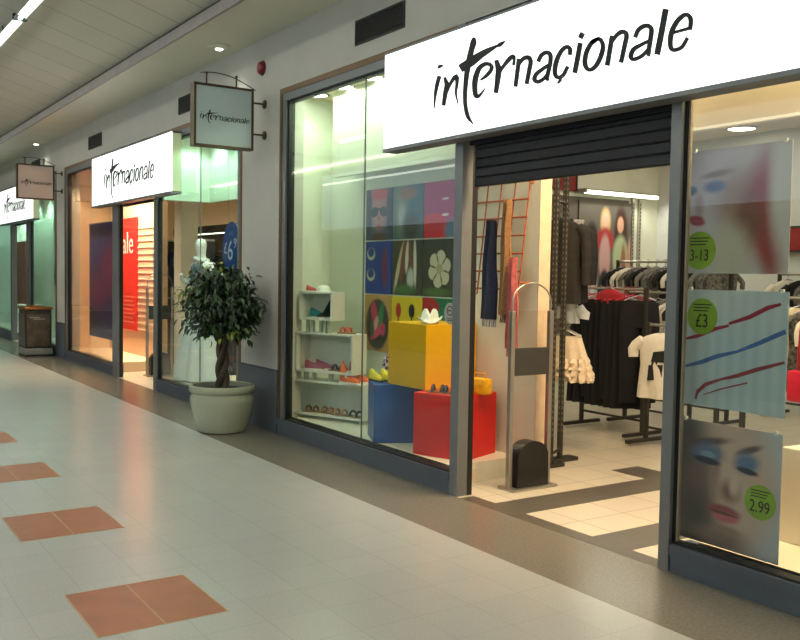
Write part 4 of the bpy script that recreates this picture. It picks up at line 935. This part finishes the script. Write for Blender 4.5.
t = hang_poster('middle poster in the right-hand window, red and blue hair slides on pale slats', -3.185, .885, .61, .61, PB, dots=(.115, .47, .095, '£3', .10))
def band(parent, pts, w, m, nm):
    g = G(); L = []; R = []
    for i, p in enumerate(pts):
        a = Vector(pts[max(i-1, 0)]); b = Vector(pts[min(i+1, len(pts)-1)]); d = (b-a).normalized(); n = Vector((-d.y, d.x))
        ww = w*(.7+.5*abs(math.sin(i*2.1)))
        L.append((p[0]+n.x*ww/2, -.0015, p[1]+n.y*ww/2)); R.append((p[0]-n.x*ww/2, -.0015, p[1]-n.y*ww/2))
    g.ribbon(L, R, (0, .0013, 0)); g.build(nm, m, parent)
sh = [c for c in t.children if c.name.startswith('sheet')][0]
PRD = mat('print_red', (150, 34, 56), .5, noise=.15); PBL = mat('print_blue', (70, 104, 160), .5, noise=.2); PPK = mat('print_brick', (146, 62, 66), .5, noise=.15)
band(sh, [(.01, .345), (.09, .365), (.20, .41), (.28, .43)], .018, PRD, 'printed_slide'); band(sh, [(.28, .44), (.40, .48), (.50, .53), (.57, .55)], .020, PRD, 'printed_slide')
band(sh, [(.02, .20), (.12, .23), (.22, .27), (.33, .30), (.45, .35), (.60, .42)], .020, PBL, 'printed_slide')
band(sh, [(.09, .03), (.10, .07), (.15, .115), (.24, .15), (.34, .18), (.46, .225), (.60, .27)], .018, PPK, 'printed_slide')
band(sh, [(.14, .06), (.24, .10), (.40, .15)], .007, PPK, 'printed_slide')
PC = print_mat('print_face', (160, 156, 158), [(.98, .5, .30, .7, 0, (180, 182, 190), .6), (.50, .55, .46, .62, 0, (196, 166, 152), .5), (.02, .55, .30, .75, 0, (52, 46, 50), .8), (.20, .45, .18, .40, 0, (112, 88, 82), .9), (.12, .16, .30, .30, 0, (58, 48, 46), .8), (.45, .08, .25, .10, 0, (120, 96, 88), .8),
 (.38, .66, .05, .22, -6, (150, 118, 112), .9), (.53, .47, .10, .09, 0, (128, 90, 84), .8), (.57, .52, .05, .08, 0, (206, 176, 164), .8), (.30, .84, .22, .035, 10, (92, 72, 76), .7), (.70, .83, .13, .03, 20, (92, 72, 76), .7),
 (.29, .745, .17, .085, 4, (84, 106, 142), .7), (.30, .735, .08, .03, 0, (126, 150, 176), .6), (.29, .685, .14, .03, -4, (28, 34, 58), .5), (.68, .725, .12, .085, 8, (84, 110, 148), .7), (.69, .665, .11, .025, -6, (28, 34, 58), .5),
 (.48, .30, .16, .055, -2, (140, 52, 66), .5), (.50, .255, .13, .045, 0, (186, 88, 100), .6), (.48, .285, .14, .012, -2, (90, 30, 40), .6), (.50, .15, .14, .04, 0, (140, 108, 98), .8)])
hang_poster('bottom poster in the right-hand window, face with blue eye shadow and green price dot', -3.19, .165, .61, .64, PC, dots=(.50, .285, .088, '2.99', .085))

# ---------------------------------------------------------------- second shop along
t = thing('hanging_banner', 'dark purple banner in the left window of the peach-lit shop', 'banner', (-15.70, .30, .43))
g = G(); g.box(0, 1.75, 0, .012, 0, 1.87); g.build('cloth', print_mat('banner_purple', (84, 52, 110), [(.2, .8, .3, .2, 20, (90, 84, 150), .7), (.7, .6, .35, .2, 0, (160, 54, 110), .7), (.3, .4, .3, .15, -10, (150, 50, 96), .7), (.7, .2, .3, .15, 0, (70, 50, 110), .7), (.1, .15, .3, .12, 0, (44, 30, 60), .7), (.5, .93, .6, .06, 0, (40, 30, 70), .6)]), t)
g = G(); g.tube([(-.03, .006, 1.875), (1.78, .006, 1.875)], .012, 8); g.build('bar', STEEL, t)
for s in (.15, 1.6):
    g = G(); g.tube([(s, .006, 1.88), (s, .006, 2.88)], .003, 6); g.build('wire', STEEL, t)
t = thing('sale_banner', 'tall red sale banner on the wall inside the second doorway', 'banner', (-16.1, .79, .55))
g = G(); g.box(0, 1.42, 0, .02, 0, 1.86); g.build('board', mat('banner_red', (226, 40, 34), .55, noise=.03), t)
text_mesh('Sale', .52, 'lettering', mat('banner_white', (250, 236, 226), .5), t, (.80, -.002, 1.43), sx=1.05, depth=.002)
g = G()
for k in range(7): g.box(.16+.05*(k % 3), 1.28-.07*(k % 2), -.003, 0, .12+.07*k, .14+.07*k)
g.build('small_print', mat('banner_rose', (240, 130, 116), .5), t)
t = thing('slat_panel', 'peach slatted wall panel beside the red sale banner', 'wall panel', (-14.64, .79, .55))
G().box(0, 1.0, .01, .025, 0, 1.75).build('board', PEACH, t)
g = G()
for k in range(17): g.box(0, 1.0, -.002, .01, .03+.102*k, .045+.102*k)
g.build('slat', mat('slat_pale', (255, 232, 206), .5), t)

# mannequin in the second shop's right window
t = thing('mannequin', 'white mannequin in a long pale skirt and blue-grey top behind the potted tree', 'mannequin', (-11.0, .47, .15), .2)
t.scale = (1.05, 1.05, 1.06)
MAN = mat('mannequin_white', (236, 234, 226), .4, noise=.02)
me = bpy.data.meshes.new('body'); 
J = {'pelvis': (0, 0, .95, .13, .10), 'waist': (0, 0, 1.10, .105, .085), 'chest': (0, -.005, 1.30, .135, .10), 'neckb': (0, 0, 1.45, .06, .055), 'neck': (0, -.01, 1.51, .045, .045), 'head': (0, -.02, 1.63, .078, .09), 'crown': (0, -.012, 1.715, .045, .055),
     'shl': (-.17, 0, 1.40, .055, .05), 'ell': (-.24, -.03, 1.15, .038, .036), 'wrl': (-.16, -.19, 1.22, .026, .024), 'hal': (-.11, -.22, 1.29, .028, .018),
     'shr': (.17, 0, 1.40, .055, .05), 'elr': (.23, .03, 1.13, .038, .036), 'wrr': (.22, -.06, .92, .026, .024), 'har': (.22, -.09, .84, .028, .018),
     'hil': (-.09, 0, .90, .085, .08), 'knl': (-.09, -.02, .50, .055, .055), 'anl': (-.09, 0, .10, .034, .036), 'tol': (-.09, -.13, .035, .032, .025),
     'hir': (.09, 0, .90, .085, .08), 'knr': (.09, -.03, .50, .055, .055), 'anr': (.09, .01, .10, .034, .036), 'tor': (.10, -.12, .035, .032, .025)}
K = list(J); E_ = [('pelvis', 'waist'), ('waist', 'chest'), ('chest', 'neckb'), ('neckb', 'neck'), ('neck', 'head'), ('head', 'crown'), ('chest', 'shl'), ('shl', 'ell'), ('ell', 'wrl'), ('wrl', 'hal'), ('chest', 'shr'), ('shr', 'elr'), ('elr', 'wrr'), ('wrr', 'har'), ('pelvis', 'hil'), ('hil', 'knl'), ('knl', 'anl'), ('anl', 'tol'), ('pelvis', 'hir'), ('hir', 'knr'), ('knr', 'anr'), ('anr', 'tor')]
me.from_pydata([J[k][:3] for k in K], [(K.index(a), K.index(b)) for a, b in E_], [])
tmp = bpy.data.objects.new('tmp', me); COL.objects.link(tmp)
sk = tmp.modifiers.new('Skin', 'SKIN'); tmp.modifiers.new('Sub', 'SUBSURF').levels = 2
for i, k in enumerate(K):
    v = me.skin_vertices[0].data[i]; v.radius = J[k][3:]; v.use_root = (k == 'pelvis')
bpy.context.view_layer.update()
bm_ = bpy.data.meshes.new_from_object(tmp.evaluated_get(bpy.context.evaluated_depsgraph_get())); bpy.data.objects.remove(tmp)
bm_.materials.clear(); bm_.materials.append(MAN); bm_.name = 'body'
for p in bm_.polygons: p.use_smooth = True
o = bpy.data.objects.new('body', bm_); COL.objects.link(o); o.parent = t
g = G(); g.loft([ell(.92, .15, .125, 32), ell(1.05, .135, .115, 32), ell(1.2, .155, .125, 32, .05), ell(1.36, .165, .115, 32, .04), ell(1.41, .13, .09, 32)], cap=False); g.build('top', mat('mannequin_top', (112, 122, 136), .8, noise=.12), t, True)
g = G(); g.loft([ell(.98, .145, .12, 48, .03, 11), ell(.7, .23, .19, 48, .08, 11, .4), ell(.35, .31, .25, 48, .12, 11, .9), ell(.02, .38, .30, 48, .14, 11, 1.4)]); g.build('skirt', mat('mannequin_skirt', (222, 226, 222), .8, noise=.06), t, True)
g = G(); g.tube([(.085*math.cos(a), .075*math.sin(a)-.01, 1.445+.014*math.sin(2*a)-.02*math.sin(a)) for a in [2*PI*k/16 for k in range(17)]], .024, 10); g.build('scarf', mat('mannequin_scarf', (228, 226, 220), .8), t, True)
g = G(); g.lathe([(.2, 0), (.2, .012), (.19, .016)], n=28); g.build('base', STEEL, t)
# blue oval price sign
t = thing('oval_sign', 'blue oval price sign in the window above the potted tree', 'sign', (-9.12, .065, 1.795))
g = G(); g.slab([(.245*math.cos(2*PI*k/40), 0, .29*math.sin(2*PI*k/40)) for k in range(40)], (0, .01, 0)); g.build('board', mat('oval_blue', (18, 74, 150), .4, noise=.04), t)
SGW = mat('oval_white', (220, 232, 240), .5)
text_mesh('£', .17, 'pound_sign', SGW, t, (-.16, -.001, .0), depth=.001); text_mesh('6', .30, 'figure', SGW, t, (-.03, -.001, -.03), depth=.001); text_mesh('99', .15, 'pence', SGW, t, (.135, -.001, .05), depth=.001)
text_mesh('only', .08, 'small_word', mat('oval_pale', (110, 150, 200), .5), t, (0, -.001, .17), depth=.001)
g = G(); g.tube([(-.1, .005, .265), (-.1, .005, 1.35)], .002, 6); g.tube([(.1, .005, .265), (.1, .005, 1.35)], .002, 6); g.build('wire', STEEL, t)
# white column and shelf of clothes seen through the left of that window
G().box(-12.95, -12.66, .8, 1.05, 0, 3.32).build('trim_26', CREAM, kind='structure')
t = thing('shelf_unit', 'open shelf unit of blue and purple clothes left of the white column', 'shelf', (-13.95, 1.05, 0))
g = G()
for z in (.02, 1.1, 2.0): g.box(0, .95, 0, .4, z, z+.03)
g.build('shelf_board', WHT, t)
g = G(); g.box(0, .025, 0, .4, .05, 2.0); g.box(.925, .95, 0, .4, .05, 2.0); g.box(.025, .925, .38, .4, .05, 2.0); g.build('side_panel', mat('unit_grey', (90, 96, 100), .6), t)
for i in range(5):
    g_top('jumper', '%s jumper on the upper shelf of the open unit, left of the white column' % ('leftmost blue', 'second blue', 'middle teal', 'fourth blue', 'rightmost blue')[i], 'jumper', .6, .34, (MBL, MBL, MTL, MBL, MBL)[i], (-13.82+.17*i, 1.23, 1.90), PI/2-.5, .2, th=.036, group='jumpers in the open unit', seed=i)
for i in range(5):
    g_top('jumper', '%s jumper on the lower shelf of the open unit, left of the white column' % ('leftmost teal', 'second purple', 'middle teal', 'fourth teal', 'rightmost purple')[i], 'jumper', .7, .34, (MTL, MPU, MTL, MTL, MPU)[i], (-13.82+.17*i, 1.23, 1.0), PI/2-.5, .2, th=.036, group='jumpers in the open unit', seed=i+3)
rail('rail of dark green and brown clothes behind the mannequin', -14.6, -12.5, 1.55, 1.85)
for i in range(9):
    m = (MBR, MGN, MRD, MGN, MBR2, MGN, MB_, MGN, MBR)[i]; c = ('brown', 'green', 'red', 'green', 'dark brown', 'green', 'black', 'green', 'brown')[i]
    g_top('coat', '%s coat, %s from the left on the rail behind the mannequin' % (c, pos[i]), 'coat', .8, .34, m, (-14.5+.235*i, 1.55, 1.795), PI/2-.8, .45, th=.04, group='coats behind the mannequin', seed=i)

t = thing('gondola', 'dark brown display gondola with lit top behind the mannequin', 'display unit', (-15.3, 1.95, 0))
g = G(); g.box(0, 3.0, 0, .05, .0, 2.15); g.build('back_panel', mat('gondola_brown', (84, 66, 52), .6, noise=.15), t)
g = G(); g.box(-.03, 3.03, -.32, .06, 2.15, 2.27); g.build('pelmet', mat('gondola_pelmet', (46, 46, 46), .5), t)
g = G(); g.box(.05, 2.95, -.31, -.27, 2.135, 2.155); g.build('light_strip', mat('pelmet_glow', (255, 255, 230)), t)
g = G(); g.box(0, 3.0, -.4, .05, 0, .12); g.build('base', STEELD, t)

# ---------------------------------------------------------------- third shop, far end
t = thing('display_board', 'tall reddish brown board in the far green-lit window', 'board', (-22.9, .45, .15))
g = G(); g.box(0, 1.25, 0, .03, .55, 2.0); g.build('board', mat('board_brown', (120, 62, 46), .5, noise=.12), t)
for s in (.1, 1.1):
    g = G(); g.box(s, s+.05, 0, .05, 0, .55); g.build('leg', STEEL, t)
t = thing('display_plinth', 'pale display plinth under the reddish brown board', 'plinth', (-21.6, .55, .15))
g = G(); g.box(-.3, .3, -.2, .2, 0, .55, 0, .01); g.build('body', mat('plinth_pale', (196, 216, 200), .5), t)
g = G(); g.box(-.32, .32, -.22, .22, .55, .58); g.build('top', WHT, t)
rail('rail of dark clothes in the far right-hand window', -18.7, -17.0, .6, 1.85)
for i in range(6):
    m = (MGN, MB_, MTL, MGR, MB_, MGN)[i]; c = ('green', 'black', 'teal', 'grey', 'black', 'green')[i]
    g_top('coat', '%s coat, %s from the left in the far right-hand window' % (c, pos[i]), 'coat', .85, .36, m, (-18.5+.28*i, .6, 1.795), PI/2-.8, .5, th=.04, group='coats in the far window', seed=i)

# ---------------------------------------------------------------- lights
GRN = (.78, 1., .74); WRM = (1., .72, .42); WRM2 = (1, .90, .74); PCH = (1., .70, .44); MNT = (.55, 1., .76)
for i, x in enumerate((-8.05, -7.55, -7.03, -6.5, -5.95)):
    downlight(x, .51, 3.32, ['white downlight over the nearest display window, leftmost of the row', 'white downlight over the nearest display window, second from left', 'white downlight over the nearest display window, third from left', 'downlight over the nearest display, hidden behind the sign edge', 'downlight over the nearest display, hidden behind the big sign'][i], .125, group='downlights over the nearest display')
    spot('display_lamp', (x, .48, 3.28), LP['disp'], GRN if i < 3 else (.95, 1., .8), 118, .35, .05)
area('display_fill', (-6.9, .44, 3.28), 2.2, .25, LP['dispfill'], (.84, 1., .76))
for i, (x, y) in enumerate(((-6.7, 5.4), (-5.2, 1.9), (-6.9, 3.4), (-6.9, 1.6), (-1.2, 2.0), (-1.2, 4.2))):
    downlight(x, y, 3.32, ('shop downlight seen through the right-hand window above the posters' if i == 0 else 'shop ceiling downlight in the near shop'), .19, LAMPW, group='near shop ceiling downlights')
for (x, y, p) in ((-6.8, 4.6, 1.0), (-4.6, 4.4, 1.), (-2.6, 4.2, 1.), (-6.6, 2.2, .8), (-4.2, 2.2, 1.2), (-2.2, 2.0, 1.)):
    area('shop_lamp', (x, y, 3.28), .8, .8, LP['shop']*p, WRM2)
area('door_lamp', (-4.1, .62, 3.27), 1.2, .5, LP['door'], WRM, spread=150)
area('window_lamp', (-1.8, .5, 3.27), 2.2, .4, LP['win2'], WRM)
for x in (-15.6, -14.9, -14.2): spot('peach_lamp', (x, .20, 3.28), LP['peach'], PCH, 120, .5, .06)
for i, x in enumerate((-15.3, -14.3)): downlight(x, .5, 3.32, ['warm downlight over the peach window, left of two', 'warm downlight over the peach window, right of two'][i], .1, LAMPW)
area('peach_shop', (-14.4, 3.2, 3.26), 2.6, 1.6, LP['peachshop']*.5, WRM2, spread=110)
area('peach_shop', (-14.2, .45, 3.26), 1.6, .5, LP['peachshop']*.6, PCH, spread=95)
for i, x in enumerate((-10.9, -10.1, -9.3)):
    spot('mint_lamp', (x, .35, 3.28), LP['mint']*(1, 1, 3)[i], (MNT, MNT, (.95, 1, .86))[i], 130, .4, .06)
    downlight(x, .5, 3.32, ['downlight over the mint-lit window, left of three', 'downlight over the mint-lit window, middle of three', 'downlight over the mint-lit window, right of three'][i], .1)
area('mid_lamp', (-11.4, 2.6, 3.26), 3, 1.5, LP['mid'], WRM2)
for x in (-23.8, -22.4, -21.2): spot('far_lamp', (x, .5, 3.28), LP['far'], MNT, 120, .5, .06)
for x in (-18.4, -17.2): spot('far_lamp', (x, .4, 3.28), LP['far']*.12, (1, .96, .88), 120, .5, .06)
area('far_shop', (-20.2, 2.6, 3.26), 6, 1.5, LP['farshop'], (.85, 1, .9))

w = bpy.data.worlds.new('World'); sc.world = w; w.use_nodes = True
w.node_tree.nodes['Background'].inputs['Color'].default_value = (.5, .56, .62, 1); w.node_tree.nodes['Background'].inputs['Strength'].default_value = .2

# ---------------------------------------------------------------- camera
h, f, D = 1.55, 905., 3.82
yaw, pit, roll = [math.radians(a) for a in (56.33, -2.9, .94)]
F = Vector((-math.sin(yaw)*math.cos(pit), math.cos(yaw)*math.cos(pit), math.sin(pit))); R_ = Vector((math.cos(yaw), math.sin(yaw), 0)); U_ = R_.cross(F)
R2 = R_*math.cos(roll)+U_*math.sin(roll); U2 = U_*math.cos(roll)-R_*math.sin(roll)
cam = bpy.data.cameras.new('camera'); co = bpy.data.objects.new('camera', cam); COL.objects.link(co)
cam.sensor_width = 36; cam.lens = f/800*36; cam.clip_start = .02
co.matrix_world = Matrix(((R2.x, U2.x, -F.x, 0), (R2.y, U2.y, -F.y, -D), (R2.z, U2.z, -F.z, h), (0, 0, 0, 1)))
sc.camera = co
sc.view_settings.view_transform = 'Standard'; sc.view_settings.look = 'None'
sc.view_settings.exposure = EXPO; sc.view_settings.gamma = 1
